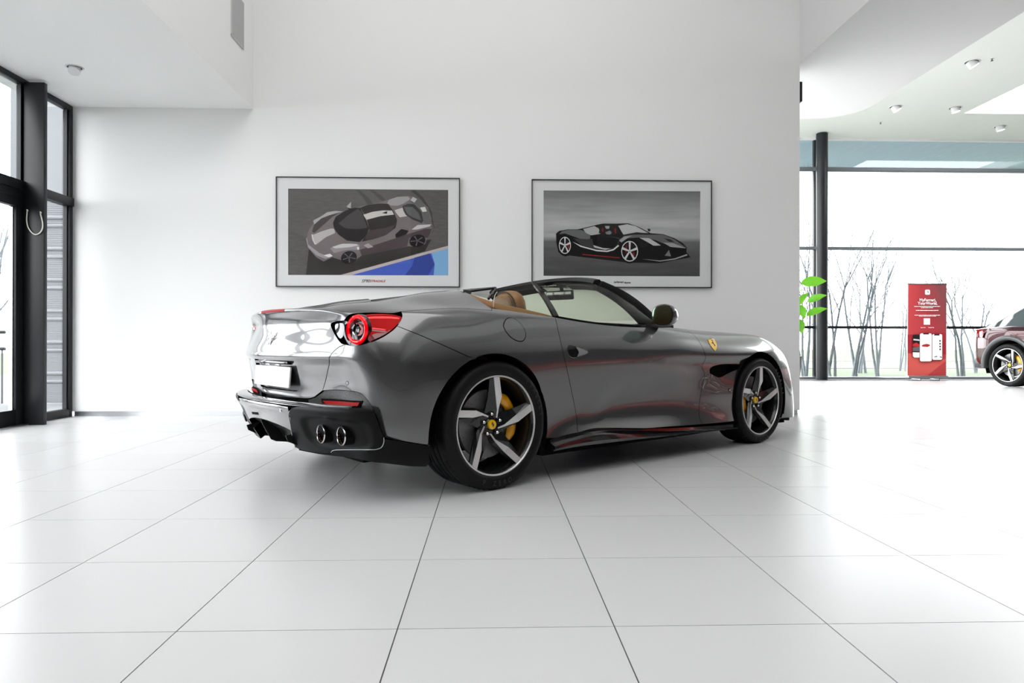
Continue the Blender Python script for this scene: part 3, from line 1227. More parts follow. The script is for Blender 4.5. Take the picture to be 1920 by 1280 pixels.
def flat_shape(name, outline, thick, bevel=0):
    """(a, b) outline -> prism; a along +x, b along +z, thickness towards -y"""
    bm = bmesh.new()
    P = outline
    ar = sum(P[i][0] * P[(i + 1) % len(P)][1] - P[(i + 1) % len(P)][0] * P[i][1] for i in range(len(P)))
    if ar < 0:
        P = P[::-1]
    vo2, eo2, fo2, _, _, _ = delaunay_2d_cdt([Vector(p) for p in P], [(i, (i + 1) % len(P)) for i in range(len(P))], [list(range(len(P)))], 1, 1e-6)
    vs = [bm.verts.new((v.x, 0, v.y)) for v in vo2]
    fs = [bm.faces.new([vs[i] for i in f]) for f in fo2]
    if thick:
        rr = bmesh.ops.extrude_face_region(bm, geom=fs)
        bmesh.ops.translate(bm, vec=(0, -thick, 0), verts=[g for g in rr['geom'] if isinstance(g, bmesh.types.BMVert)])
    return from_bm(name, bm)


hs = [((a - .48) * .085, (b_ - .5) * .10) for a, b_ in HORSE]
h = link_mesh('emblem', flat_shape('emblem', hs, .004), chrome, car, (-.872, 0, .812), (0, 0, R(-90)))
h.rotation_euler = (R(-6), 0, R(-90))
h['label'] = 'chrome rearing horse emblem'

# ---------------- tail lamps
lamp_out = P_lamp_left + P_lamp_top[1:] + pxl([(752, 584), (754, 592), (750, 603), (744.4, 611)], 3)[1:] + P_lamp_bot[1:]
lens_px = [(676, 593.5), (690, 590.5), (712, 589.5), (735, 590.5), (750, 592), (752.5, 597), (745, 607), (733, 618.5), (718, 628), (702, 635),
           (692, 639), (690, 628), (689, 610), (684, 600)]
dark_px = [(690, 632), (705, 624.5), (722, 623), (733, 617), (722, 626), (706, 634), (693, 639.5)]
streak_px = [(694, 613.5), (706, 614.5), (722, 616.5), (724, 618.5), (712, 617.5), (696, 616)]
rib_px = [(694, 619), (706, 621), (722, 622.5), (724, 620), (712, 618.8), (696, 617.5)]
bright_px = [(686, 594), (712, 592.5), (735, 593), (748, 595), (748, 597.5), (730, 596.5), (705, 596.5), (688, 597)]
amber_px = [(678, 592), (690, 589), (712, 588), (735, 589), (745, 591), (735, 591), (712, 590.2), (690, 591.5)]
side_px = [(628, 608), (637, 605.5), (643, 607), (645, 615), (643, 628), (638, 634), (633, 630), (628, 618)]


def lamp(mir):
    hs_ = panel('tail_lamp', lamp_out, black_gloss, car, off=-.034, lip=-.033, mirror=mir, gap=.001)
    for nm, pts, m_, of in (('lens', lens_px, red_lens, -.003), ('lens_shade', dark_px, red_dark, -.0020), ('light_bar', bright_px, red_glow, -.0018),
                            ('light_bar', streak_px, red_glow, -.0018), ('lens_rib', rib_px, red_dark, -.0016), ('indicator_strip', amber_px, chrome if False else red_lens, -.0012),
                            ('side_glass', side_px, grey_glass, -.003)):
        P = [uv_px(*p) for p in cr_spline(pts, 3, closed=True)]
        o = panel(nm, P, m_, hs_, gap=0, off=of, lip=.002, mirror=mir)
    c = np.array(sp(*uv_px(664.0, 617.3)))
    ax = Vector((-.962, -.272, .02)).normalized()
    s_ = -1 if mir else 1
    c = Vector((c[0], c[1] * s_, c[2]))
    ax = Vector((ax.x, ax.y * s_, ax.z))
    zz = Vector((0, 0, 1))
    yy_ = -ax
    xx = yy_.cross(zz).normalized()
    zz = xx.cross(yy_)
    M4 = Matrix((xx, yy_, zz)).transposed().to_4x4()
    M4.translation = c - ax * .024
    # lathe axis +y points into the car
    parts = [('lamp_ring', [(-.006, .061), (-.013, .066), (-.015, .073), (-.012, .080), (-.004, .0842), (.01, .0845)], red_glow),
             ('lamp_bezel', [(-.002, .0845), (-.004, .0860), (-.001, .0872), (.02, .0872)], black_gloss),
             ('lamp_bowl', [(-.006, .061), (-.004, .058), (.016, .046), (.020, .034)], red_dark),
             ('reflector', [(-.006, .030), (-.010, .034), (-.004, .038), (.018, .040)], chrome),
             ('lamp_core', [(.004, .0), (.000, .016), (.004, .024), (.014, .034)], black_gloss)]
    parts = [(n_, [(q[0], q[1] * .885) for q in pr], mm_) for n_, pr, mm_ in parts]
    for nm, prof, m_ in parts:
        o = link_mesh(nm, lathe_mesh(nm, prof, 48), m_, hs_)
        o.matrix_local = M4
    return hs_


lamp(False)
lamp(True)

# fuel flap, door handle, wing shield, sensors
flap_px = [(943.5, 607.5), (947.5, 598.8), (955, 595), (965, 597.5), (975, 605), (982.5, 615), (986.3, 626), (984, 636), (977.5, 640.7), (967.5, 638.7),
           (957.5, 632.5), (948.8, 622.5), (944.3, 613.8)]
fl = patch('fuel_flap', flap_px, black_matt, off=.0006, lip=.004)
P = [uv_px(*p) for p in cr_spline(flap_px, 4, closed=True)]
panel('flap_cover', P, paint, fl, gap=.0042, off=.0016, lip=.003)
handle_px = [(1063, 650.5), (1067, 646.5), (1075, 648), (1088, 652), (1099, 656.5), (1102.3, 661), (1097, 665), (1085, 668.5), (1074, 670.5), (1067, 666), (1064, 658)]
lever_px = [(1079, 651), (1088, 653.5), (1098, 657.5), (1101, 661), (1096, 664), (1085, 667.5), (1081, 668.5), (1084, 660)]
for mir in (False, True):
    hd = patch('door_handle', handle_px, black_gloss, off=.0008, lip=.004, mirror=mir)
    rim_p = [sp(*uv_px(*p)) * (np.array([1, -1, 1]) if mir else 1) for p in cr_spline(handle_px, 4, closed=True)]
    tube('handle_rim', rim_p, .0022, paint, hd, 6, closed=True)
    P = [uv_px(*p) for p in cr_spline(lever_px, 4, closed=True)]
    panel('lever', P, MATS.get('handle_grey') or mat('handle_grey', (.30, .30, .31), .38, metal=.4), hd, gap=0, off=.006, lip=.006, mirror=mir)
    P = [uv_px(*p) for p in cr_spline(handle_px, 4, closed=True)]


def crop_px(pts, s, ox_, oy):
    return [(p[0] / s + ox_, p[1] / s + oy) for p in pts]


sh = crop_px([(300, 410), (430, 355), (600, 410), (650, 470), (705, 580), (735, 720), (712, 880), (655, 972), (600, 925), (480, 780), (385, 620), (325, 480)], 25.6, 1315, 620)
shield = patch('wing_shield', sh, yellow, off=.0025, n=3)
shield['label'] = 'yellow shield badge with black horse'
hz = crop_px([(465, 465), (490, 440), (525, 455), (545, 520), (560, 570), (570, 605), (610, 650), (655, 695), (648, 730), (632, 785), (615, 770), (622, 720), (585, 665), (545, 620), (500, 610), (480, 585), (505, 580), (525, 550), (515, 500), (490, 490)], 25.6, 1315, 620)
P = [uv_px(*p) for p in hz]
panel('horse', P, black_gloss, shield, gap=0, off=.0035, lip=.001)
for pts, m_ in (([(305, 415), (430, 360), (500, 375), (500, 398), (430, 385), (330, 440)], mat('stripe_green', (.0, .25, .08), .3)),
                ([(330, 440), (430, 385), (500, 398), (500, 412), (430, 405), (338, 458)], mat('stripe_red', (.5, .02, .02), .3)),
                ([(500, 375), (600, 412), (640, 455), (620, 462), (585, 432), (500, 405)], white_plate)):
    P = [uv_px(*p) for p in crop_px(pts, 25.6, 1315, 620)]
    panel('stripe', P, m_, shield, gap=0, off=.0032, lip=.0008)


def disc_px(name, x, y, rx, ry, m_, off=.001, parent=None):
    P = [(x + rx * math.cos(a), y + ry * math.sin(a)) for a in np.linspace(0, 2 * PI, 13)[:-1]]
    return patch(name, P, m_, parent=parent, off=off, n=2)


sb = disc_px('wing_badge', 1368, 731, 2.6, 3.4, black_gloss, .0012)
disc_px('badge_centre', 1368.3, 731, 1.4, 2.0, chrome, .0022, sb)
ps = disc_px('parking_sensor', 651, 718, 3.2, 4.0, black_matt, .0004)
disc_px('sensor_face', 651, 718, 2.7, 3.4, paint, .0010, ps)

# ------------------------------------------------------------------ second surface: black lower rear
BX = [-.80, -.858, -.892, -.920, -.944, -.957, -.951, -.885]
BZ = [.165, .235, .30, .36, .42, .457, .468, .480]


def bst(rows):
    return [(x, w, z) for x, w, z in rows]


BN = [[(x + .25 * w * w, w, z) for x, z in zip(BX, BZ)] for w in (0, .20, .38, .56)]
BN.append([(x + .13 + dx, .715, z) for x, z, dx in zip(BX, BZ, (.0, .0, .0, .0, 0, 0, 0, .0))])
BN.append([(x, w, z) for x, w, z in zip((-.64, -.692, -.715, -.728, -.738, -.742, -.738, -.70), (.80, .826, .836, .84, .84, .84, .838, .80), BZ)])
BN.append([(x, w, z) for x, w, z in zip((-.54, -.585, -.60, -.605, -.608, -.608, -.606, -.58), (.87, .905, .912, .916, .918, .918, .916, .88), BZ)])
BN.append([(x, w, z) for x, w, z in zip((-.45, -.465, -.47, -.47, -.47, -.47, -.47, -.46), (.895, .932, .94, .942, .944, .945, .943, .91), BZ)])
BN.append([(x, w, z) for x, w, z in zip((-.38,) * 8, (.90, .937, .944, .947, .949, .95, .948, .915), BZ)])
BN = np.array(BN)


def pod_sculpt(g):
    x, w, z = g[..., 0], -g[..., 1], g[..., 2]
    q = np.maximum(np.abs(w - .655) / .185, np.abs(z - .335) / .068)
    q = (np.abs((w - .655) / .20) ** 4 + np.abs((z - .338) / .075) ** 4) ** .25
    return -.014 * sstep(1.12, .90, q) * (x < -.5)


CLOSE_END = CLOSE_TOP = False
SURF_LOW = make_surface(BN, .012, close_u=False, close_v=False, sculpt=pod_sculpt)
use(SURF_LOW)
pod_line = [(719.5, 821), (711, 796), (702, 773), (697, 767)]
pod_px = ([(541, 776), (543.5, 790), (546.5, 808), (550, 825), (554, 838), (562, 842.5), (580, 846.5), (600, 849.5), (619, 850.5), (621, 846.5), (628, 843), (650, 842.3),
           (680, 842.3), (704, 842), (714, 839), (719, 831)] + pod_line + [(680, 765), (640, 763), (600, 762), (570, 762), (556, 762.5), (547, 765), (542.5, 769)])
skirt_px = [(560, 843.5), (580, 847.5), (600, 850.5), (620, 851.7), (622, 847.3), (630, 844), (650, 843.3), (680, 843.3), (704, 843), (715, 840), (720, 831), (720, 822.5), (745, 826),
            (775, 831), (805, 835.5), (807, 850), (806, 866), (800, 876.5), (770, 874), (720, 868), (680, 862), (640, 856), (600, 851.5)]
pod_mat = mat('satin_black_diffuser', (.006, .006, .0065), .40, spec=.12)
edge_mat = mat('bright_trim_edge', (.45, .46, .47), .3, metal=.6)
dif = empty('rear_diffuser', (-.9, 0, .3))
dif.parent = car
pods = []
Ppod = [uv_px(*p) for p in pod_px]
Psk = [uv_px(*p) for p in skirt_px]
for mir in (False, True):
    pods.append(panel('exhaust_housing', Ppod, pod_mat, car, mirror=mir, gap=.0005, lip=.06))
    panel('side_skirt', Psk, pod_mat, car, mirror=mir, gap=.0005, lip=.05)
# thin bright edge along the fin and the bottom sweep
ln = [uv_px(*p) for p in cr_spline([(543, 770), (541, 777), (543.5, 790), (546.5, 808), (550, 825), (554, 838.5)], 4)]
ln2 = [uv_px(*p) for p in cr_spline([(621, 848), (624, 844.5), (635, 843), (660, 842.7), (690, 842.7), (706, 842), (715.5, 838), (719.6, 829), (719.8, 820)], 4)]
for s_ in (1, -1):
    for l_ in (ln, ln2):
        tube('edge_trim', [Vector(sp(*q) * [1, s_, 1] + sn(*q) * [1, s_, 1] * .001) for q in l_], .0018, edge_mat, car, 6)
# dark-grey central panel under the tail, with its tow-eye slot
vt = VV[-1] - (uv_rear(.1, .492)[1] - uv_rear(.1, .462)[1]) if False else uv_rear(.1, .462)[1]
cen = [(0, uv_rear(.005, .366)[1])] + [uv_rear(w, z) for w, z in ((.10, .362), (.2, .352), (.27, .340), (.325, .325), (.352, .38), (.372, .43), (.375, .456), (.25, .4615), (.12, .462))] + [(0, vt)]
panel('centre_panel', cen, paint, car, both=True, gap=0, lip=.02)
slot = [uv_rear(w, z) for w, z in ((.02, .385), (.14, .378), (.142, .392), (.02, .399))]
panel('tow_slot', slot, black_matt, car, gap=0, off=.001, lip=.002, mirror=True)
# shelf between the tail and the lower rear
vs0_ = uv_rear(.1, .4665)[1]
shelf = [(0, vs0_)] + [(uv_rear(w, .40)[0], vs0_) for w in (.1, .2, .3, .4, .55, .7, .78)]
shelf += [(shelf[-1][0], VV[-1]), (0, VV[-1])]
panel('bumper_shelf', shelf, black_gloss, car, both=True, gap=0, lip=.0)
# tunnels and centre fin
use(SURF_LOW)
V, Fc = [], []
ws = np.linspace(-.36, .36, 13)
for w in ws:
    for z, d in ((.36, .02), (.30, .10), (.22, .16), (.17, .30)):
        V.append((-.93 + .25 * w * w + d, w, z))
for i in range(12):
    for j in range(3):
        a = i * 4 + j
        Fc.append((a, a + 4, a + 5, a + 1))
link_mesh('diffuser_floor', mesh_from('diffuser_floor', V, Fc, True), black_sat, car)
for w0, zt in ((0, .36), (-.30, .30), (.30, .30)):
    fin = [(-.925 + .25 * w0 * w0, zt), (-.915 + .25 * w0 * w0, zt - .03), (-.868 + .25 * w0 * w0, .245), (-.84 + .25 * w0 * w0, .232), (-.60, .20), (-.60, .36)]
    link_mesh('fin', prism_mesh('fin', fin, .010, .002), black_sat, car, (0, w0 - .005, 0))
# exhaust tips
gold = mat('perforated_pipe', (.35, .17, .04), .4, metal=.8)
for s_ in (-1, 1):
    for (ex, ew) in ((-.832, .575), (-.791, .717)):
        ex += .022 if s_ > 0 else 0
        o = link_mesh('exhaust_tip', lathe_mesh('exhaust_tip', [(.004, .0425), (-.001, .043), (-.003, .0445), (-.001, .0462), (.003, .0467)], 40), chrome, car, (ex, s_ * ew, .332), (0, 0, R(-90)))
        link_mesh('bore', lathe_mesh('bore', [(.003, .0425), (.05, .038), (.05, 0)], 32), black_matt, o)
        link_mesh('tip_sleeve', lathe_mesh('tip_sleeve', [(.003, .0465), (.06, .0465)], 40), black_matt, o)
        hb = bmesh.new()
        for ring in range(2):
            for k in range(18):
                a = 2 * PI * k / 18
                bmesh.ops.create_cube(hb, size=.0045, matrix=Matrix.Translation((.0405 * math.cos(a), .010 + ring * .016, .0405 * math.sin(a))) @ Matrix.Rotation(-a, 4, 'Y'))
        q = link_mesh('perforation', from_bm('perforation', hb), gold, o)
        q['kind'] = 'stuff'
# tow-hook pin
tube('hook_pin', [(-.925, -.30, .452), (-.93, -.30, .43), (-.915, -.30, .424)], .006, chrome, car, 8)

CLOSE_END = CLOSE_TOP = True
use(SURF_BODY)
# honeycomb insert with red reflector above each housing
mesh_px = [(588, 746), (600, 738), (606, 732.5), (626, 731.5), (649, 732.5), (669, 736), (680, 742), (690, 754), (697, 765), (697, 775), (660, 776), (600, 776), (580, 770), (575, 750)]
refl_px = [(605, 750.8), (640, 752.3), (674, 754.5), (670.5, 761), (640, 759.3), (612, 758), (608, 754)]
refb_px = [(600, 748), (640, 749.5), (679, 751.5), (674, 764), (640, 763), (606, 761), (602, 755)]
for mir in (False, True):
    P = [uv_px(*p) for p in mesh_px]
    g_ = panel('grille_insert', P, carbon, car, gap=0, off=-.010, lip=.0, mirror=mir)
    P = [uv_px(*p) for p in refb_px]
    rf = panel('reflector', P, black_matt, car, gap=0, off=-.006, lip=.01, mirror=mir)
    P = [uv_px(*p) for p in refl_px]
    panel('red_lens', P, mat('reflector_red', (.38, .015, .015), .4, spec=.1) if not mir else MATS['reflector_red'], rf, gap=0, off=.0, lip=.006, mirror=mir)
# ------------------------------------------------------------------ wheels
rubber = add_noise(mat('tyre_rubber', (.007, .007, .0075), .5, spec=.2), 60, .15, bump=.05)
rim_dark = mat('gloss_dark_rim', (.010, .0105, .011), .2, coat=.4)
rim_face = add_noise(mat('machined_aluminium', (.78, .77, .77), .36, metal=.6), 3, .05, stretch=(1, 1, 200))
nut_mat = mat('polished_nut', (.8, .8, .8), .15, metal=1.0)
disc_mat = mat('ceramic_brake_disc', (.24, .24, .25), .35, metal=.4)
cal_mat = mat('caliper_yellow', (.85, .36, .0), .3, coat=.7)
nt, N, L, b = nodes_of(disc_mat)
tc = N.new('ShaderNodeTexCoord'); vo_ = N.new('ShaderNodeTexVoronoi'); vo_.inputs['Scale'].default_value = 70
L.new(tc.outputs['Object'], vo_.inputs['Vector'])
rp = N.new('ShaderNodeMapRange'); rp.inputs['From Min'].default_value = .12; rp.inputs['From Max'].default_value = .2
rp.inputs['To Min'].default_value = .03; rp.inputs['To Max'].default_value = .24
L.new(vo_.outputs['Distance'], rp.inputs['Value'])
cc = N.new('ShaderNodeCombineColor')
for k_ in range(3):
    L.new(rp.outputs[0], cc.inputs[k_])
L.new(cc.outputs[0], b.inputs['Base Color'])

RIM = .262


def text_mesh(name, txt, size, extrude=.0005, align='CENTER', bold=0.0, shear=0.0, spacing=1.0):
    cu = bpy.data.curves.new(name, 'FONT')
    cu.body = txt
    cu.size = size
    cu.extrude = extrude
    cu.offset = bold
    cu.shear = shear
    cu.space_character = spacing
    cu.align_x = align
    cu.align_y = 'CENTER'
    cu.resolution_u = 3
    o = bpy.data.objects.new(name, cu)
    COL.objects.link(o)
    bpy.context.view_layer.update()
    me = bpy.data.meshes.new_from_object(o.evaluated_get(bpy.context.evaluated_depsgraph_get()))
    bpy.data.objects.remove(o)
    me.name = name
    return me


def spoke_mesh(nm, pts, thick_pts=None):
    """pts: list of (r, t, depth); fan of quads given as strips"""


def make_wheel(parent, centre, side, tyre_r, tyre_w, cal_angles, spin=0.0, cal_in=0.0):
    """wheel local axes: x forward, y inward (away from the outer face), z up; side -1 right, +1 left"""
    w = link_mesh('wheel', lathe_mesh('wheel', [(.0, RIM - .002), (.010, RIM - .010), (.03, .246), (.09, .238), (tyre_w - .06, .236), (tyre_w - .025, .252), (tyre_w - .012, .268)], 72), rim_dark, parent)
    w.location = centre
    if side > 0:
        w.rotation_euler = (0, 0, PI)        # outer face looks to +y
    T = tyre_w
    tr = tyre_r
    prof = [(.006, RIM + .004), (-.004, RIM + .010), (-.010, RIM + .026), (-.012, RIM + .045), (-.007, tr - .020), (.004, tr - .009), (.018, tr - .003), (.040, tr)]
    for g in (.26, .42, .58, .74):
        c = g * T
        prof += [(c - .006, tr), (c - .005, tr - .006), (c + .005, tr - .006), (c + .006, tr)]
    prof += [(T - .03, tr), (T - .012, tr - .004), (T + .002, tr - .02), (T + .008, RIM + .04), (T - .004, RIM + .012), (T - .015, RIM + .002)]
    ty = link_mesh('tyre', lathe_mesh('tyre', prof, 96, smooth_angle=60), rubber, w)
    # tread blocks read as shallow sipes across the shoulders
    sb_ = bmesh.new()
    for k in range(64):
        a = 2 * PI * k / 64
        for y0 in (.018, T * .34):
            m_ = Matrix.Rotation(-a, 4, 'Y') @ Matrix.Translation((tr - .0005, y0 + .012, 0)) @ Matrix.Rotation(.25, 4, 'X')
            bmesh.ops.create_cube(sb_, size=1, matrix=m_ @ Matrix.Diagonal((.002, .030, .0022, 1)))
    q = link_mesh('tread_sipe', from_bm('tread_sipe', sb_), black_matt, w)
    q['kind'] = 'stuff'
    # raised sidewall lettering
    for word, a0 in (('P ZERO', -92), ('PIRELLI', 28)):
        step = 6.6
        for k, ch in enumerate(word):
            if ch == ' ':
                continue
            key = 'letter_' + ch
            me = bpy.data.meshes.get(key) or text_mesh(key, ch, .036, .0008, bold=.0006)
            a = R(a0 + (k - (len(word) - 1) / 2) * (step if a0 < 0 else -step))
            l_ = link_mesh('sidewall_letter', me, None, w)
            if not me.materials:
                me.materials.append(MATS['tyre_letter'])
            r_ = RIM + .047
            pos = Vector((r_ * math.cos(a), -.0128, r_ * math.sin(a)))
            up = Vector((math.cos(a), 0, math.sin(a))) * (-1 if a0 < 0 else 1)
            nrm_ = Vector((0, -1, 0))
            xx = up.cross(nrm_)
            M4 = Matrix((xx, up, nrm_)).transposed().to_4x4()
            M4.translation = pos
            l_.matrix_local = M4
    # bright rim edge
    link_mesh('rim_edge', lathe_mesh('rim_edge', [(.004, RIM + .006), (-.003, RIM + .0065), (-.0035, RIM), (.001, RIM - .003), (.006, RIM - .004)], 96), rim_face, w)
    # hub
    link_mesh('hub', lathe_mesh('hub', [(.052, 0), (.052, .030), (.056, .034), (.058, .068), (.072, .074), (.09, .072), (.12, .07)], 48), rim_dark, w)
    # five twisted spokes: dark body with a machined face of two facets
    def P3(r, t, d):
        return Vector((t * RIM, d, r * RIM))
    face = [[P3(.995, -.085, .002), P3(.995, .060, .002)], [P3(.60, .005, .016), P3(.58, .160, .013)], [P3(.30, .120, .042), P3(.33, .160, .040)], [P3(.13, .120, .050), P3(.13, .150, .050)]]
    V = [p for row in face for p in row]
    V += [p + Vector((0, .006, 0)) for p in V]
    Fm = [(2 * i, 2 * i + 1, 2 * i + 3, 2 * i + 2) for i in range(3)]
    n8 = 8
    Fm += [(2 * i, 2 * i + 2, 2 * i + 2 + n8, 2 * i + n8) for i in range(3)] + [(2 * i + 1, 2 * i + 1 + n8, 2 * i + 3 + n8, 2 * i + 3) for i in range(3)]
    me_f = bpy.data.meshes.get('spoke_face') or mesh_from('spoke_face', V, Fm)
    if not me_f.materials:
        me_f.materials.append(rim_face)
    body = [[(.995, -.135, .020), (.995, -.085, .0055), (.995, .060, .0055), (.995, .095, .018)],
            [(.58, -.125, .040), (.60, .003, .0195), (.58, .160, .0165), (.58, .205, .038)],
            [(.33, -.150, .054), (.30, .118, .0455), (.33, .160, .0435), (.34, .23, .052)],
            [(.16, -.16, .072), (.13, .118, .0535), (.13, .150, .0535), (.16, .20, .072)]]
    V = [P3(*p) for row in body for p in row]
    V += [p + Vector((0, .012, 0)) for p in V]
    Fb = []
    for i in range(3):
        for j in range(3):
            a = 4 * i + j
            Fb.append((a, a + 1, a + 5, a + 4))
        Fb.append((4 * i, 4 * i + 4, 4 * i + 20, 4 * i + 16))
        Fb.append((4 * i + 3, 4 * i + 19, 4 * i + 23, 4 * i + 7))
    me_b = bpy.data.meshes.get('spoke') or mesh_from('spoke', V, Fb)
    if not me_b.materials:
        me_b.materials.append(rim_dark)
    for k in range(5):
        a = R(spin + 72 * k)
        for nm, me in (('spoke', me_b), ('spoke_face', me_f)):
            o = link_mesh(nm, me, None, w)
            o.rotation_euler = (0, a, 0)
    nut = bpy.data.meshes.get('wheel_nut') or lathe_mesh('wheel_nut', [(-.012, 0), (-.012, .006), (-.008, .0095), (.006, .0105)], 12)
    if not nut.materials:
        nut.materials.append(nut_mat)
    cup = bpy.data.meshes.get('nut_seat') or lathe_mesh('nut_seat', [(.0, .0135), (-.004, .0150), (-.002, .0175), (.01, .0185)], 20)
    if not cup.materials:
        cup.materials.append(rim_dark)
    for k in range(5):
        a = R(spin + 72 * k - 2)
        for me in (nut, cup):
            o = link_mesh(me.name.split('.')[0], me, None, w, (.057 * math.sin(a), .050, .057 * math.cos(a)))
    cap = link_mesh('centre_cap', lathe_mesh('centre_cap', [(.038, 0), (.0385, .018), (.040, .0245), (.044, .0262), (.06, .0265)], 32), yellow, w)
    cap['label'] = 'yellow centre cap with black horse'
    hm = bpy.data.meshes.get('cap_horse') or flat_shape('cap_horse', [((a - .48) * .030, (b_ - .5) * .034) for a, b_ in HORSE], .0006)
    if not hm.materials:
        hm.materials.append(black_gloss)
    link_mesh('cap_horse', hm, None, w, (0, .0385, 0))
    # brake
    link_mesh('brake_disc', lathe_mesh('brake_disc', [(.100, .075), (.098, .088), (.094, .090), (.094, .186), (.120, .186), (.120, .10)], 64), disc_mat, w)
    cb = bmesh.new()
    a0, a1 = cal_angles
    n = 14
    rows = []
    for i in range(n + 1):
        a = R(a0 + (a1 - a0) * i / n)
        e = min(i, n - i)
        inset = {0: .016, 1: .006}.get(e, 0)
        rr0, rr1 = .136 + inset * .5 - cal_in, .200 - inset - cal_in
        row = []
        for r_, d in ((rr0, .080), (rr0 + .008, .069 + inset * .4), (rr0 + .03, .065 + inset * .4), (rr1 - .014, .068 + inset * .4), (rr1, .082), (rr1, .130)):
            row.append(cb.verts.new((r_ * math.cos(a), d, r_ * math.sin(a))))
        rows.append(row)
    for i in range(n):
        for j in range(5):
            cb.faces.new((rows[i][j], rows[i][j + 1], rows[i + 1][j + 1], rows[i + 1][j]))
    for row in (rows[0], rows[-1]):
        cb.faces.new(row)
    cal = link_mesh('brake_caliper', from_bm('brake_caliper', cb, 50), cal_mat, w)
    cal['label'] = 'yellow brake caliper'
    ca = R((a0 + a1) / 2 - 8)
    lt = bpy.data.meshes.get('caliper_lettering') or text_mesh('caliper_lettering', 'Ferrari', .026, .0004, bold=.0003)
    if not lt.materials:
        lt.materials.append(black_gloss if False else MATS['caliper_text'])
    o = link_mesh('caliper_lettering', lt, None, w)
    up = Vector((math.cos(ca), 0, math.sin(ca)))
    nrm_ = Vector((0, -1, 0))
    if a0 > 90:
        up = -up if False else up
    xx = up.cross(nrm_)
    M4 = Matrix((xx, up, nrm_)).transposed().to_4x4()
    M4.translation = Vector((.170 * math.cos(ca), .0618, .170 * math.sin(ca)))
    o.matrix_local = M4
    # upright and hub carrier in the dark behind the disc
    link_mesh('hub_carrier', lathe_mesh('hub_carrier', [(.088, .055), (.088, .078), (.16, .078), (.16, .0)], 32), black_sat, w)
    return w


mat('tyre_letter', (.02, .02, .022), .3)
mat('caliper_text', (.25, .03, .01), .4)
make_wheel(car, (.0, -.945, .345), -1, .3475, .280, (-34, 62))
make_wheel(car, (2.67, -.925, .335), -1, .3365, .240, (146, 222), 3, .038)
make_wheel(car, (.0, .945, .345), 1, .3475, .280, (118, 214))
make_wheel(car, (2.67, .925, .335), 1, .3365, .240, (-42, 34), 0, .038)

# wheel-arch liners
for (xc, zc), rr_ in ((RC, RR), (FC, FR)):
    for s_ in (-1, 1):
        V, Fc = [], []
        n = 36
        for k in range(n + 1):
            a = R(-20 + 222 * k / n)
            for yv, r_ in ((.935, rr_ + .004), (.88, rr_ + .012), (.50, rr_ + .012)):
                V.append((xc + r_ * math.cos(a), s_ * yv, max(.19, zc + r_ * math.sin(a))))
        for k in range(n):
            for j in range(2):
                q = k * 3 + j
                Fc.append((q, q + 1, q + 4, q + 3))
        c0 = len(V)
        V.append((xc, s_ * .50, zc))
        for k in range(n):
            Fc.append((k * 3 + 2, c0, (k + 1) * 3 + 2))
        link_mesh('arch_liner', mesh_from('arch_liner', V, Fc, True), black_matt, car)

# ------------------------------------------------------------------ sills and underbody
top = [(1036, 827), (1060, 818.5), (1083, 812.5), (1107, 806.5), (1132, 804), (1195, 804.5), (1257, 805), (1320, 801.5), (1350, 799.5), (1380, 797)]
bot = [(1018, 851), (1060, 842.5), (1083, 838), (1107, 835), (1132, 832), (1195, 824.5), (1257, 818.5), (1320, 812), (1350, 808), (1380, 805)]
tp = [cpt(x, y, 1, -.925) for x, y in top]
bt = [cpt(x, y, 1, -.93) for x, y in bot]
xs_ = np.linspace(max(tp[0].x, bt[0].x), min(tp[-1].x, bt[-1].x), 24)
ztop = np.interp(xs_, [p.x for p in tp], [p.z for p in tp])
zbot = np.interp(xs_, [p.x for p in bt], [p.z for p in bt])
sill_mat = mat('gloss_black_sill', (.010, .010, .011), .10, coat=1.0)
for s_ in (-1, 1):
    V, Fc = [], []
    for x, a, b_ in zip(xs_, ztop, zbot):
        h_ = a - b_
        for w_, z_ in ((.80, a + .02), (.905, a + .006), (.908, a - .012), (.945, a - min(.03, h_ * .45)), (.948, b_ + h_ * .3), (.930, b_ + .004), (.90, b_ - .002), (.70, b_)):
            V.append((x, s_ * w_, z_))
    m = 8
    for i in range(len(xs_) - 1):
        for j in range(m - 1):
            q = i * m + j
            Fc.append((q, q + 1, q + m + 1, q + m))
    Fc.append(tuple(range(m)))
    Fc.append(tuple((len(xs_) - 1) * m + j for j in range(m)))
    link_mesh('side_sill', mesh_from('side_sill', V, Fc, False), sill_mat, car)
bm = bmesh.new()
bm_box(bm, (.42, -.84, .125), (2.24, .84, .16), 0)
bm_box(bm, (-.62, -.62, .17), (.43, .62, .22), 0)
bm_box(bm, (2.23, -.62, .14), (3.25, .62, .18), 0)
for s_ in (-1, 1):
    bm_box(bm, (.335, .60 * s_, .145), (.37, .915 * s_, .225), 0)
link_mesh('underbody', from_bm('underbody', bm), black_matt, car)
for x0_, x1_ in ((-.30, -.02), ):
    pass
tube('axle', [(0, -.72, .345), (0, .72, .345)], .03, black_matt, car, 10)
tube('axle', [(2.67, -.72, .335), (2.67, .72, .335)], .03, black_matt, car, 10)
# front splitter
spl = []
for w_ in np.linspace(-.86, .86, 31):
    a = abs(w_)
    x_ = 3.60 - .10 * (a / .6) ** 2 if a < .6 else 3.50 - 1.15 * (a - .6)
    spl.append((x_ - .055, w_))
V = [(x, y, z) for z in (.122, .140) for x, y in spl] + [(x - .18, y * .97, z) for z in (.122, .140) for x, y in spl]
n = 31
Fc = [(i, i + 1, n + i + 1, n + i) for i in range(n - 1)] + [(n + i, n + i + 1, 3 * n + i + 1, 3 * n + i) for i in range(n - 1)] + [(2 * n + i, 2 * n + i + 1, i + 1, i) for i in range(n - 1)]
link_mesh('front_splitter', mesh_from('front_splitter', V, Fc, True), paint, car)
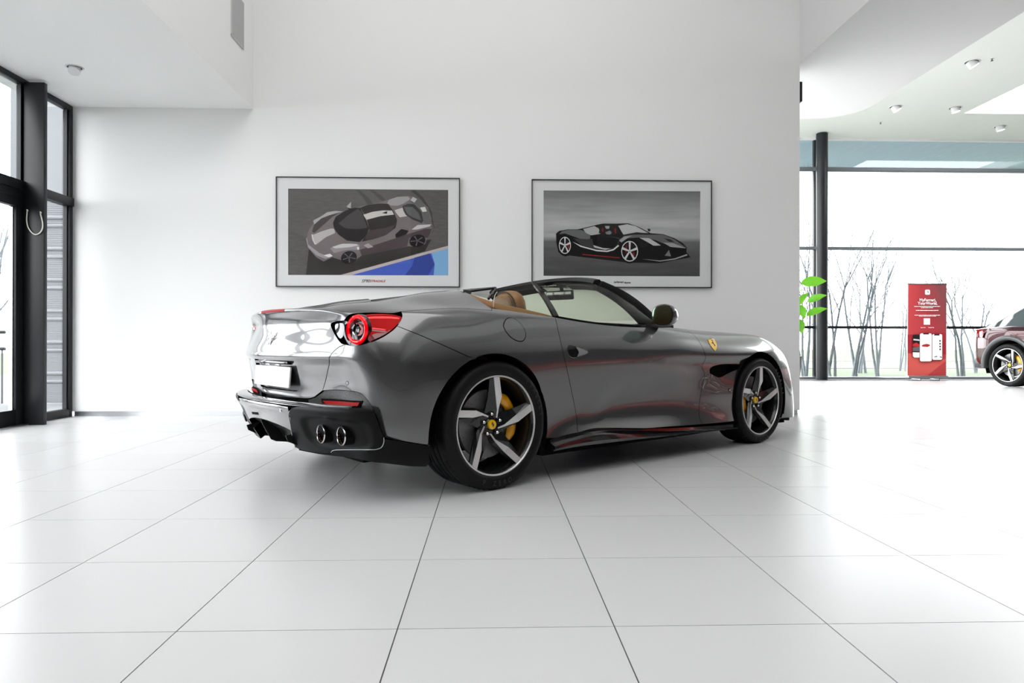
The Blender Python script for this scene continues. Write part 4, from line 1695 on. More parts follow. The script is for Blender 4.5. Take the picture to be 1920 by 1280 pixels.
# headlamps lie in the front wing (hidden from here, seen from the side)
for mir in (False, True):
    P = [uv_top(x, w) for x, w in ((3.02, .72), (3.12, .69), (3.25, .62), (3.32, .56), (3.25, .56), (3.08, .63))]
    panel('headlamp', P, grey_glass, car, gap=0, off=.002, lip=.002, mirror=mir)

# ------------------------------------------------------------------ glasshouse
screen_glass = clear_glass('windscreen_glass', (.90, .95, .86), .05)
side_glass = clear_glass('side_window_glass', (.86, .90, .78), .05)
tan = add_noise(mat('tan_leather', (.27, .115, .030), .45), 300, .06, bump=.08)
tan_d = add_noise(mat('tan_leather_shaded_panel', (.16, .085, .04), .5), 300, .06, bump=.08)  # darker tan leather for the headrest back panel
blk_leather = add_noise(mat('black_leather', (.015, .015, .015), .5), 300, .1, bump=.08)


def scr(u, v):
    """windscreen: u -1..1 across, v 0 cowl .. 1 header"""
    wb, wt = .735, .575
    xb, zb = 1.61 + .36 * (1 - u * u), .945 + .012 * (1 - u * u)
    xt, zt = 1.20 + .12 * (1 - u * u), 1.205 + .055 * (1 - u * u)
    y = u * (wb + (wt - wb) * v)
    bow = .03 * math.sin(PI * v)
    return Vector((xb + (xt - xb) * v + bow * .5, y, zb + (zt - zb) * v + bow))


V, Fc = [], []
for i in range(25):
    for j in range(9):
        V.append(scr(-1 + i / 12, .02 + .96 * j / 8))
for i in range(24):
    for j in range(8):
        a = i * 9 + j
        Fc.append((a, a + 9, a + 10, a + 1))
link_mesh('windscreen', mesh_from('windscreen', V, Fc, True), screen_glass, car)


def strip_solid(name, rows, m, parent=None, smooth=True, mirror=False, caps=True):
    """loft closed section rows"""
    k = len(rows[0])
    V = [Vector(p) for r in rows for p in r]
    if mirror:
        V = [Vector((p.x, -p.y, p.z)) for p in V]
    Fc = []
    for i in range(len(rows) - 1):
        for j in range(k):
            Fc.append((i * k + j, i * k + (j + 1) % k, (i + 1) * k + (j + 1) % k, (i + 1) * k + j))
    if caps:
        Fc.append(tuple(range(k)))
        Fc.append(tuple((len(rows) - 1) * k + j for j in range(k)))
    bm = bmesh.new()
    bv = [bm.verts.new(p) for p in V]
    for f in Fc:
        try:
            bm.faces.new([bv[i] for i in f])
        except ValueError:
            pass
    return link_mesh(name, from_bm(name, bm, 40 if smooth else None), m, parent or car)


# A-pillars and header in satin black
for s_ in (-1, 1):
    rows = []
    for k in range(13):
        v = k / 12
        c = scr(s_, v)
        wd = .100 - .045 * v
        inw = Vector((0, -s_, 0))
        # outer edge, top edge, inner edge, underside, lower trailing face
        rows.append([c + Vector((.012, s_ * .016, .006)), c + Vector((.010, -s_ * .030, .014)), c + Vector((-.012, -s_ * .045, -.010)),
                     c + Vector((-wd * .9, -s_ * .02, -wd * .9)), c + Vector((-wd, s_ * .010, -wd * .95)), c + Vector((-.018, s_ * .024, -.020))])
    strip_solid('windscreen_pillar', rows, black_sat)
rows = []
for k in range(25):
    u = -1 + k / 12
    c = scr(u, 1)
    rows.append([c + Vector((.02, 0, .000)), c + Vector((-.005, 0, .018)), c + Vector((-.055, 0, .012)), c + Vector((-.075, 0, -.012)), c + Vector((-.060, 0, -.035)), c + Vector((.0, 0, -.028))])
strip_solid('windscreen_header', rows, black_sat)
# sun visors, roof console, inside mirror
for y0, y1 in ((-.52, -.14), (.14, .52)):
    rows = []
    for k in range(9):
        y = y0 + (y1 - y0) * k / 8
        c = scr(y / .575, 1)
        rows.append([c + Vector((-.02, 0, -.030)), c + Vector((.05, 0, -.062)), c + Vector((.052, 0, -.070)), c + Vector((-.02, 0, -.042))])
    strip_solid('sun_visor', rows, blk_leather)
c = scr(0, .86)
mirror_glass = mat('mirror_glass', (.16, .22, .19), .03, metal=1.0)  # reflected dark cabin and green window put into the tint
mir_i = empty('inside_mirror', (1.14, -.02, 1.150))
mir_i.parent = car
bm = bmesh.new()
bm_box(bm, (-.016, -.12, -.036), (.016, .12, .036), .012)
mi = link_mesh('inside_mirror', from_bm('inside_mirror', bm, 50), black_gloss, car, (1.34, -.03, 1.150), (0, R(-6), R(14)))
bpy.data.objects.remove(mir_i)
tube('mirror_stalk', [(1.355, -.02, 1.155), (1.39, .0, 1.18), (1.38, .0, 1.225)], .016, black_gloss, car)
box('sensor_housing', (1.27, -.06, 1.205), (1.41, .06, 1.24), black_gloss, car, .012)

# side glass (raised): front pane, divider, rear quarter pane
def gl(x, side=-1, v=0.0):
    pass


belt_pts = [cpt(x, y, 1, -.80) for x, y in [(927, 576), (960, 582), (1000, 589), (1041, 594.5)]]
def glass_quad(name, pts3, m, parent=None, mirror=False, nsub=6):
    """pts3: (bottom polyline, top polyline) of the same count"""
    bo, to = pts3
    V, Fc = [], []
    n = len(bo)
    for a, b_ in zip(bo, to):
        for j in range(nsub + 1):
            t = j / nsub
            p = a.lerp(b_, t)
            p = p + Vector((0, -.018 * math.sin(PI * t), 0))
            if mirror:
                p = Vector((p.x, -p.y, p.z))
            V.append(p)
    for i in range(n - 1):
        for j in range(nsub):
            a = i * (nsub + 1) + j
            Fc.append((a, a + nsub + 1, a + nsub + 2, a + 1))
    return link_mesh(name, mesh_from(name, V, Fc, True), m, parent or car)


bo_q = [cpt(925, 575.5, 1, -.775), cpt(960, 582, 1, -.785), cpt(1000, 589, 1, -.79), cpt(1041, 594.5, 1, -.79)]
to_q = [cpt(932, 547, 1, -.655), cpt(950, 541, 1, -.645), cpt(972, 533.5, 1, -.63), cpt(998, 527, 1, -.615)]
bo_f = [cpt(1047, 596, 1, -.79), cpt(1094, 602.5, 1, -.79), cpt(1140, 608, 1, -.785), cpt(1187, 611.5, 1, -.775), cpt(1234, 612, 1, -.76)]
to_f = [cpt(1004, 527, 1, -.615)] + [scr(-1, v) + Vector((-.03, -.012, -.02)) for v in (.98, .72, .40, .06)]
to_f[1] = Vector((1.12, -.595, 1.185))
for mir in (False, True):
    glass_quad('quarter_glass', (bo_q, to_q), side_glass, mirror=mir)
    glass_quad('door_glass', (bo_f, to_f), side_glass, mirror=mir)
    sg = -1 if mir else 1
    e = [Vector((p.x, p.y * sg, p.z)) for p in (cpt(925, 575.5, 1, -.776), cpt(926, 562, 1, -.73), cpt(928, 553, 1, -.69), cpt(932, 547, 1, -.656))]
    tube('glass_edge', e, .0025, MATS['edge_trim_light'] if 'edge_trim_light' in MATS else mat('edge_trim_light', (.5, .5, .42), .3), car, 6)
    # divider
    a, b_ = cpt(1044, 596, 1, -.792), cpt(999.5, 528, 1, -.612)
    rows = []
    for k in range(7):
        t = k / 6
        p = a.lerp(b_, t) + Vector((0, -.016 * math.sin(PI * t), 0))
        wd = .022 - .004 * t
        rows.append([Vector((p.x + dx, (p.y + dy) * sg, p.z)) for dx, dy in ((-wd, -.004), (wd, -.004), (wd, .012), (-wd, .012))])
    strip_solid('window_divider', rows, black_gloss)
# belt seal
for mir in (1, -1):
    pts = [sp(*uv_px(x, y)) for x, y in cr_spline([(1041, 594), (1094, 603), (1140, 608.7), (1187, 612), (1234, 613), (1262, 613)], 5)]
    rows = []
    for p in pts:
        rows.append([Vector((p[0], (p[1] + dy) * mir, p[2] + dz)) for dy, dz in ((-.004, -.010), (-.002, .008), (.024, .010), (.026, -.012))])
    strip_solid('belt_seal', rows, black_gloss)
    # inner door lining and the tan rail that climbs behind the door
    rows = []
    for x, y, yy_, lo in ((868, 547, -.60, .0), (884, 552, -.63, .0), (900, 558, -.665, 0), (930, 567.5, -.70, 0), (960, 574, -.72, 0), (990, 581, -.735, 0), (1020, 588, -.745, 0), (1041, 594, -.752, 0)):
        p = cpt(x, y, 1, yy_)
        rows.append([Vector((p.x, (p.y) * mir, p.z)), Vector((p.x, (p.y - .030) * mir, p.z - .012)), Vector((p.x, (p.y - .055) * mir, p.z - .045)), Vector((p.x, (p.y - .05) * mir, p.z - .12)),
                     Vector((p.x, (p.y + .06) * mir, p.z - .14)), Vector((p.x, (p.y + .03) * mir, p.z - .02))])
    strip_solid('rear_side_trim', rows, tan)
    rows = []
    for x in np.linspace(.62, 1.58, 10):
        zt = .925 - .02 * (x - .6)
        rows.append([Vector((x, y * mir, z)) for y, z in ((-.77, zt), (-.74, zt + .004), (-.70, zt - .03), (-.68, .5), (-.78, .5))])
    strip_solid('door_lining', rows, blk_leather)
# cabin tub, rear bulkhead, dashboard, centre console, seats
box('cabin_floor', (.02, -.72, .20), (2.0, .72, .26), blk_leather, car)
rows = []
for y in np.linspace(-.66, .66, 17):
    zt = deck_z(0, abs(y)) - .012
    rows.append([Vector((-.02, y, zt - .006)), Vector((.05, y, zt - .008)), Vector((.12, y, zt - .045)), Vector((.16, y, .70)), Vector((.10, y, .60)), Vector((-.02, y, .60))])
strip_solid('rear_bulkhead', rows, tan)
rows = []
for y in np.linspace(-.72, .72, 13):
    rows.append([Vector((1.30, y, .80)), Vector((1.36, y, .885)), Vector((1.50, y, .905)), Vector((1.75 + .2 * (1 - (y / .72) ** 2), y, .925)), Vector((1.75, y, .75)), Vector((1.40, y, .60))])
strip_solid('dashboard', rows, blk_leather)
rows = []
for y in np.linspace(-.74, .74, 17):
    u = y / .74
    rows.append([Vector((1.60 + .36 * (1 - u * u), y, .935)), Vector((1.80 + .20 * (1 - u * u), y, .915)), Vector((1.80 + .20 * (1 - u * u), y, .88)), Vector((1.60 + .36 * (1 - u * u), y, .88))])
strip_solid('scuttle_panel', rows, black_sat)
box('centre_console', (.45, -.12, .25), (1.40, .12, .62), blk_leather, car, .03)


def loft_rings(name, rings, m, parent, sides=20):
    """rings: (centre, half x-axis vector, half y-axis vector, squareness)"""
    bm = bmesh.new()
    rows = []
    for c, a, b_, q in rings:
        row = []
        for k in range(sides):
            t = 2 * PI * k / sides
            ct, st_ = math.cos(t), math.sin(t)
            f = (abs(ct) ** q + abs(st_) ** q) ** (-1 / q)
            row.append(bm.verts.new(Vector(c) + Vector(a) * ct * f + Vector(b_) * st_ * f))
        rows.append(row)
    for i in range(len(rows) - 1):
        for k in range(sides):
            bm.faces.new((rows[i][k], rows[i][(k + 1) % sides], rows[i + 1][(k + 1) % sides], rows[i + 1][k]))
    bm.faces.new(rows[0][::-1])
    bm.faces.new(rows[-1])
    return link_mesh(name, from_bm(name, bm, 60), m, parent)


for s_ in (-1, 1):
    y = .37 * s_
    st_o = loft_rings('seat', [((0.935, y, 0.300), (.28, 0, 0), (0, .25, 0), 4), ((0.955, y, 0.420), (.29, 0, .01), (0, .26, 0), 4), ((0.975, y, 0.470), (.26, 0, .02), (0, .22, 0), 4)], tan, car)
    loft_rings('seat_back', [((0.715, y, 0.420), (.09, 0, 0), (0, .25, 0), 4), ((0.635, y, 0.620), (.085, 0, .02), (0, .26, 0), 4), ((0.565, y, 0.840), (.065, 0, .02), (0, .22, 0), 3.5), ((0.540, y, 0.965), (.05, 0, .02), (0, .15, 0), 3)], tan, st_o)
    # headrest: leather shell with a darker face panel and piped arch
    hr = loft_rings('headrest', [((0.580, y, 0.915), (.055, 0, .0), (0, .130, 0), 3), ((0.560, y, 0.995), (.062, 0, .0), (0, .134, 0), 3), ((0.553, y, 1.055), (.060, 0, .0), (0, .130, 0), 3), ((0.553, y, 1.097), (.052, 0, .0), (0, .105, 0), 2.6),
                                 ((0.553, y, 1.118), (.034, 0, .0), (0, .068, 0), 2.3), ((0.553, y, 1.125), (.012, 0, 0), (0, .03, 0), 2)], tan, st_o)
    loft_rings('headrest_back', [((0.518, y, 0.915), (.02, 0, 0), (0, .105, 0), 3), ((0.493, y, 1.005), (.022, 0, 0), (0, .108, 0), 3), ((0.491, y, 1.055), (.020, 0, 0), (0, .098, 0), 2.8), ((0.497, y, 1.087), (.012, 0, 0), (0, .06, 0), 2.3)], tan_d, st_o)
    arc = [(.507, y + .122 * math.cos(t), .990 + .125 * math.sin(t)) for t in np.linspace(0, PI, 17)]
    tube('piping', arc, .0045, black_sat, st_o, 8)
    bz = [(.470, y - .035 + .014 * math.cos(t), 1.010 + .022 * math.sin(t)) for t in np.linspace(0, 2 * PI, 20)[:-1]]
    tube('belt_guide', bz, .003, mat('belt_guide_rim', (.1, .45, .42), .3) if 'belt_guide_rim' not in MATS else MATS['belt_guide_rim'], st_o, 6, closed=True)
# steering wheel
sw = [(1.16 + .05 * math.sin(t), .37 + .18 * math.cos(t), .78 + .175 * math.sin(t)) for t in np.linspace(0, 2 * PI, 33)[:-1]]
tube('steering_wheel', sw, .014, blk_leather, car, 8, closed=True)
# wind deflector behind the seats: black frame with smoky mesh
net_m = bpy.data.materials.new('deflector_mesh')
net_m.use_nodes = True
nt = net_m.node_tree; N, L = nt.nodes, nt.links
N.clear()
out_ = N.new('ShaderNodeOutputMaterial'); tr_ = N.new('ShaderNodeBsdfTransparent'); df_ = N.new('ShaderNodeBsdfDiffuse'); mx_ = N.new('ShaderNodeMixShader')
df_.inputs[0].default_value = (.03, .03, .03, 1); mx_.inputs[0].default_value = .55
L.new(tr_.outputs[0], mx_.inputs[1]); L.new(df_.outputs[0], mx_.inputs[2]); L.new(mx_.outputs[0], out_.inputs[0])
dA, dB, dC = cpt(866, 547.5, 1, -.56), cpt(929, 539.5, 1, -.52), cpt(916, 560, 1, -.60)
dA2, dB2 = Vector((dA.x, .56, dA.z)), Vector((dB.x, .52, dB.z))
fr_pts = [dA, dB, (dB + dB2) / 2 + Vector((.0, 0, .012)), dB2, dA2]
tube('deflector_frame', cr_spline([dA, dA.lerp(dB, .9), dB], 4), .008, black_gloss, car, 8)
tube('deflector_frame', [dB, dC], .008, black_gloss, car, 8)
tube('deflector_frame', cr_spline([dA2, dA2.lerp(dB2, .9), dB2], 4), .008, black_gloss, car, 8)
tube('deflector_frame', [dB, (dB + dB2) / 2 + Vector((.0, 0, .004)), dB2], .008, black_gloss, car, 8)
link_mesh('deflector_net', mesh_from('deflector_net', [dA, dC, dB], [(0, 1, 2)]), net_m, car)
hg = box('deflector_hinge', (dA.x - .02, -.60, dA.z - .012), (dA.x + .04, -.53, dA.z + .014), grey_glass, car, .006)

# door mirrors
for s_ in (-1, 1):
    mc = Vector((1.395, .955 * s_, .972))
    hz_ = R(-12) * s_ * -1
    # shell rings run forward from the glass
    rings = []
    for dx, hw, hh, q in ((.0, .088, .070, 2.8), (.012, .092, .074, 2.8), (.05, .088, .070, 2.6), (.10, .070, .056, 2.4), (.14, .045, .036, 2.2), (.160, .016, .012, 2)):
        c = mc + Vector((dx, -s_ * dx * .12, -.05 * dx))
        rings.append((c, (0, hw, 0), (0, 0, hh), q))
    sh_ = loft_rings('door_mirror', rings, paint, car, 28)
    loft_rings('mirror_glass', [(mc + Vector((-.004, 0, 0)), (0, .080, 0), (0, 0, .062), 2.8), (mc + Vector((.0, 0, 0)), (0, .080, 0), (0, 0, .062), 2.8)], mirror_glass, sh_, 28)
    loft_rings('mirror_rim', [(mc + Vector((.001, 0, 0)), (0, .087, 0), (0, 0, .069), 2.8), (mc + Vector((-.0035, 0, 0)), (0, .086, 0), (0, 0, .068), 2.8), (mc + Vector((-.0036, 0, 0)), (0, .079, 0), (0, 0, .061), 2.8)], black_gloss, sh_, 28)
    rows = []
    for t in np.linspace(0, 1, 6):
        p = Vector((1.47, s_ * .90, .935)).lerp(Vector((1.50, s_ * .78, .905)), t)
        hw = .045 + .02 * t
        rows.append([p + Vector((-hw, 0, -.008)), p + Vector((-hw, 0, .012)), p + Vector((hw, 0, .012)), p + Vector((hw, 0, -.008))])
    strip_solid('mirror_foot', rows, black_gloss, sh_)
# ================================================================== things in the room
def lin(r, g, b_):
    g_ = 1.0
    f = lambda c: (c / 255 / 12.92) if c <= 10 else ((c / 255 + .055) / 1.055) ** 2.4
    return tuple(min(.86, v * 1.25) for v in (f(r), f(g), f(b_)))


def at_y(px, py, Y):
    d = CR * (px - 960) / F_PX - CU * (py - 640) / F_PX + CF
    t = (Y - CAM_O[1]) / d[1]
    return Vector(CAM_O + d * t)


def at_z(px, py, Z):
    d = CR * (px - 960) / F_PX - CU * (py - 640) / F_PX + CF
    t = (Z - CAM_O[2]) / d[2]
    return Vector(CAM_O + d * t)


_ink = {}


def ink(c, rough=.45):
    k = tuple(c)
    if k not in _ink:
        _ink[k] = mat('ink_%d_%d_%d' % k, lin(*c), rough, spec=.2)
    return _ink[k]


def print_mesh(name, shapes, to_xz, y0=0.0, dy=.00025, extra_mats=()):
    """flat printed artwork: coloured outlines laid one over another, facing -y"""
    V, Fc, mi, mats = [], [], [], []
    for layer, (c, pts) in enumerate(shapes):
        m_ = c if isinstance(c, bpy.types.Material) else ink(c)
        if m_ not in mats:
            mats.append(m_)
        P = [to_xz(*p) for p in pts]
        ar = sum(P[i][0] * P[(i + 1) % len(P)][1] - P[(i + 1) % len(P)][0] * P[i][1] for i in range(len(P)))
        if ar < 0:
            P = P[::-1]
        vo2, _, fo2, _, _, _ = delaunay_2d_cdt([Vector(p) for p in P], [(i, (i + 1) % len(P)) for i in range(len(P))], [list(range(len(P)))], 1, 1e-6)
        k = len(V)
        V += [(v.x, y0 - dy * (layer + 1), v.y) for v in vo2]
        for f in fo2:
            Fc.append(tuple(k + i for i in f))
            mi.append(mats.index(m_))
    me = mesh_from(name, V, Fc)
    for m_ in mats:
        me.materials.append(m_)
    me.polygons.foreach_set('material_index', mi)
    me.update()
    return me


def ell(cx, cy, rx, ry, n=20, rot=0.0):
    c, s = math.cos(rot), math.sin(rot)
    return [(cx + rx * math.cos(t) * c - ry * math.sin(t) * s, cy + rx * math.cos(t) * s + ry * math.sin(t) * c) for t in np.linspace(0, 2 * PI, n + 1)[:-1]]


def star(cx, cy, rx, ry, c, rot=0.0, wd=.16):
    out = []
    for k in range(5):
        a = rot + 2 * PI * k / 5
        p = lambda r, o: (cx + rx * (r * math.cos(a) - o * math.sin(a)), cy + ry * (r * math.sin(a) + o * math.cos(a)))
        out.append((c, [p(.05, -wd * .6), p(.95, -wd), p(.95, wd), p(.05, wd * .6)]))
    return out


asphalt = add_noise(mat('print_asphalt', lin(88, 85, 84), .5, spec=.2), 14, .35, stretch=(1, 1, 4), detail=6)
sky_print = mat('print_sky', (.2, .2, .2), .5, spec=.2)
nt, N, L, b = nodes_of(sky_print)
tc = N.new('ShaderNodeTexCoord'); sx = N.new('ShaderNodeSeparateXYZ'); L.new(tc.outputs['Generated'], sx.inputs[0])
rmp = N.new('ShaderNodeValToRGB'); L.new(sx.outputs['Z'], rmp.inputs[0])
e_ = rmp.color_ramp.elements
e_[0].position = 0; e_[0].color = (*lin(70, 70, 70), 1)
e_[1].position = 1; e_[1].color = (*lin(105, 105, 105), 1)
for p_, c_ in ((.30, 88), (.40, 100), (.46, 160), (.62, 168), (.85, 138)):
    q = e_.new(p_); q.color = (*lin(c_, c_, c_), 1)
nz = N.new('ShaderNodeTexNoise'); nz.inputs['Scale'].default_value = 3; nz.inputs['Detail'].default_value = 5
mp = N.new('ShaderNodeMapping'); mp.inputs['Scale'].default_value = (1, 1, 5); L.new(tc.outputs['Generated'], mp.inputs[0]); L.new(mp.outputs[0], nz.inputs['Vector'])
mx = N.new('ShaderNodeMix'); mx.data_type = 'RGBA'; mx.blend_type = 'OVERLAY'; mx.inputs['Factor'].default_value = .35
L.new(rmp.outputs[0], mx.inputs['A']); L.new(nz.outputs['Fac'], mx.inputs['B']); L.new(mx.outputs['Result'], b.inputs['Base Color'])

ART1 = [
    (asphalt, [(203, 219), (1719, 232), (1719, 1040), (203, 1037)]),
    ((70, 68, 68), [(880, 232), (960, 300), (1015, 372), (960, 372), (900, 290), (850, 232)]),
    ((72, 70, 70), [(1010, 232), (1090, 290), (1130, 330), (1085, 335), (1030, 280), (970, 232)]),
    ((66, 64, 64), [(1400, 232), (1480, 300), (1560, 430), (1590, 600), (1555, 520), (1470, 330), (1370, 240)]),
    ((52, 48, 48), [(400, 790), (372, 1036), (690, 1036), (1000, 955), (1240, 890), (1500, 810), (1560, 700), (1400, 720), (900, 800)]),
    ((178, 168, 166), [(700, 1038), (1719, 760), (1719, 788), (805, 1039)]),
    ((70, 92, 178), [(805, 1039), (1719, 787), (1719, 1040)]),
    ((52, 68, 140), [(1400, 873), (1545, 833), (1590, 940), (1530, 1040), (1310, 1040), (1380, 950)]),
    ((122, 166, 206), [(1560, 830), (1719, 787), (1719, 1040), (1582, 1040), (1592, 930)]),
    ((112, 104, 105), [(380, 680), (400, 610), (450, 540), (520, 480), (580, 440), (640, 430), (770, 432), (840, 400), (960, 370), (1060, 355), (1150, 325), (1240, 297), (1340, 292), (1390, 295),
                       (1450, 325), (1530, 400), (1560, 500), (1565, 580), (1555, 650), (1520, 690), (1500, 745), (1400, 770), (1340, 765), (1150, 805), (900, 855), (850, 890), (760, 920), (700, 895),
                       (620, 870), (540, 910), (470, 870), (400, 790)]),
    ((72, 62, 64), [(880, 800), (1220, 690), (1340, 650), (1500, 600), (1560, 600), (1550, 650), (1520, 690), (1420, 655), (1350, 690), (1330, 765), (1150, 805), (900, 855)]),
    ((150, 144, 148), [(380, 680), (395, 750), (500, 830), (600, 865), (560, 885), (470, 850), (392, 775), (374, 700)]),
    ((68, 62, 62), [(430, 625), (455, 540), (545, 470), (700, 440), (620, 490), (540, 560), (450, 640)]),
    ((162, 158, 160), [(440, 522), (520, 480), (570, 445), (650, 431), (720, 436), (600, 470), (520, 500), (450, 560)]),
    ((172, 168, 166), [(432, 660), (520, 625), (610, 597), (640, 600), (648, 640), (560, 680), (468, 750), (436, 700)]),
    ((140, 134, 136), [(600, 785), (690, 745), (800, 738), (880, 752), (880, 800), (760, 800), (640, 830)]),
    ((188, 184, 184), [(620, 772), (720, 742), (850, 744), (870, 758), (780, 775), (650, 786)]),
    ((34, 31, 31), [(628, 545), (655, 485), (740, 432), (830, 400), (885, 402), (930, 480), (972, 600), (940, 670), (880, 727), (760, 712), (680, 655), (640, 600)]),
    ((66, 63, 63), [(682, 550), (760, 480), (860, 412), (900, 440), (955, 590), (870, 605), (740, 595)]),
    ((42, 37, 37), [(885, 402), (960, 372), (1070, 360), (1150, 365), (1200, 430), (1236, 520), (1222, 590), (1130, 660), (1000, 702), (900, 722), (975, 610), (940, 480)]),
    ((66, 57, 58), [(978, 615), (1130, 590), (1222, 560), (1160, 640), (1060, 685), (950, 708), (930, 680)]),
    ((190, 186, 180), [(915, 468), (1000, 440), (1100, 426), (1188, 428), (1206, 466), (1080, 480), (946, 515)]),
    ((20, 18, 18), [(1092, 452), (1142, 433), (1140, 458)]),
    ((152, 147, 148), [(1140, 358), (1160, 325), (1240, 298), (1340, 293), (1360, 320), (1300, 360), (1240, 382), (1180, 380)]),
    ((186, 182, 178), [(1212, 424), (1290, 400), (1332, 480), (1262, 492), (1228, 452)]),
    ((58, 58, 58), [(1284, 384), (1340, 362), (1400, 368), (1466, 440), (1486, 525), (1470, 548), (1380, 512), (1318, 470), (1296, 430)]),
    ((92, 92, 92), [(1300, 395), (1380, 392), (1440, 450), (1462, 520), (1380, 492), (1330, 455)]),
    ((98, 96, 97), [(1350, 345), (1385, 296), (1460, 330), (1530, 410), (1560, 520), (1562, 585), (1490, 545), (1474, 440), (1405, 366)]),
    ((178, 176, 175), [(1362, 330), (1385, 298), (1425, 318), (1400, 352)]),
    ((200, 198, 194), [(1452, 400), (1500, 392), (1518, 436), (1478, 441)]),
    ((26, 23, 23), [(1218, 655), (1275, 602), (1345, 618), (1322, 655), (1225, 688)]),
    ((186, 182, 184), [(1372, 608), (1430, 565), (1560, 558), (1545, 578), (1420, 608)]),
    ((158, 152, 152), [(920, 757), (962, 738), (1012, 772), (960, 786)]),
    ((165, 162, 160), [(757, 388), (802, 344), (797, 408), (772, 402)]),
    ((30, 28, 28), [(768, 400), (800, 408), (796, 422), (772, 414)]),
    ((215, 213, 213), [(540, 852), (600, 836), (626, 858), (590, 872)]),
    ((228, 226, 226), [(854, 774), (873, 771), (876, 794), (863, 801)]),
    ((200, 198, 200), [(425, 655), (436, 652), (448, 710), (468, 750), (455, 748), (432, 700)]),
    ((28, 25, 26), ell(780, 872, 76, 60, 24, -.25)),
    ((28, 25, 26), ell(1428, 714, 78, 58, 24, -.25)),
] + star(780, 872, 66, 52, (96, 90, 98), .2, .10) + star(1428, 714, 68, 50, (96, 90, 98), .5, .10)
ART2 = [
    (sky_print, [(198, 237), (1683, 245), (1678, 1050), (198, 1045)]),
    ((24, 24, 24), [(330, 800), (460, 855), (1000, 920), (1300, 925), (1590, 870), (1560, 830), (900, 800)]),
    ((24, 22, 22), [(316, 645), (345, 620), (430, 605), (520, 606), (620, 582), (720, 558), (760, 550), (880, 551), (1000, 548), (1090, 578), (1215, 642), (1330, 650), (1440, 690), (1520, 738),
                    (1556, 780), (1550, 815), (1562, 850), (1480, 877), (1280, 902), (1130, 890), (1010, 918), (930, 875), (560, 842), (460, 850), (400, 862), (340, 822), (320, 740)]),
    ((98, 98, 98), [(345, 652), (372, 622), (440, 608), (560, 612), (640, 650), (640, 696), (560, 700), (480, 672), (400, 644)]),
    ((165, 165, 165), [(572, 602), (680, 574), (722, 598), (735, 648), (650, 662), (600, 640)]),
    ((60, 60, 60), [(480, 690), (640, 700), (700, 680), (860, 675), (930, 690), (905, 745), (860, 786), (800, 806), (700, 796), (560, 756)]),
    ((18, 17, 17), [(660, 690), (700, 678), (860, 680), (915, 700), (890, 755), (850, 785), (760, 778), (670, 752)]),
    ((30, 28, 28), [(720, 640), (735, 585), (765, 553), (880, 552), (930, 650), (850, 660)]),
    ((178, 178, 178), [(905, 572), (990, 556), (1070, 575), (1190, 640), (1080, 636), (955, 656)]),
    ((40, 38, 38), [(955, 656), (1080, 632), (1200, 644), (1020, 664)]),
    ((96, 94, 94), [(915, 705), (960, 668), (1050, 656), (1210, 656), (1330, 655), (1440, 700), (1550, 782), (1400, 765), (1250, 705), (1120, 680), (1000, 690)]),
    ((150, 150, 150), [(915, 712), (960, 674), (1040, 664), (1000, 684), (935, 730)]),
    ((40, 36, 36), [(1340, 690), (1400, 702), (1440, 728), (1385, 722)]),
    ((178, 178, 178), [(1105, 684), (1200, 690), (1310, 758), (1240, 760), (1180, 725)]),
    ((150, 148, 148), [(1330, 730), (1420, 735), (1550, 785), (1400, 772)]),
    ((205, 202, 202), [(470, 722), (560, 762), (700, 800), (800, 808), (860, 790), (905, 752), (912, 764), (862, 804), (800, 820), (700, 812), (550, 772)]),
    ((158, 42, 42), [(565, 839), (920, 872), (920, 879), (565, 846)]),
    ((188, 184, 184), [(668, 755), (760, 783), (835, 788), (780, 799), (680, 777)]),
    ((150, 148, 148), [(1130, 886), (1300, 901), (1440, 880), (1555, 840), (1562, 852), (1440, 892), (1300, 910)]),
    ((112, 110, 110), [(1345, 855), (1385, 800), (1405, 862)]),
    ((118, 30, 32), [(748, 600), (766, 588), (764, 632), (752, 628)]),
    ((118, 30, 32), [(866, 600), (886, 592), (888, 646), (872, 640)]),
    ((150, 150, 150), [(778, 574), (824, 574), (818, 600), (790, 600)]),
    ((120, 118, 118), [(783, 634), (825, 616), (845, 638), (828, 655), (792, 652)]),
    ((30, 28, 28), [(1180, 600), (1208, 602), (1210, 622), (1190, 626)]),
    ((18, 18, 18), ell(400, 760, 72, 98)), ((200, 200, 200), ell(400, 757, 57, 81)), ((28, 26, 26), ell(400, 757, 50, 73)),
    ((130, 34, 34), [(425, 720), (440, 745), (440, 790), (428, 790)]),
    ((18, 18, 18), ell(1014, 812, 98, 116)), ((200, 200, 200), ell(1013, 813, 80, 98)), ((28, 26, 26), ell(1013, 813, 72, 89)),
    ((130, 34, 34), [(965, 800), (985, 750), (990, 760), (980, 840)]), ((130, 34, 34), [(1040, 830), (1056, 815), (1060, 850), (1045, 860)]),
] + star(400, 757, 52, 76, (196, 196, 196), -.3, .13) + star(1013, 813, 75, 92, (196, 196, 196), -.3, .13)

frame_black = mat('thin_black_frame', (.02, .02, .022), .35)
frame_mount = add_noise(mat('white_mount_board', (.80, .80, .80), .6, spec=.2), 200, .01)
pic_glass = clear_glass('picture_glass', (.985, .985, .985), .03, .02)


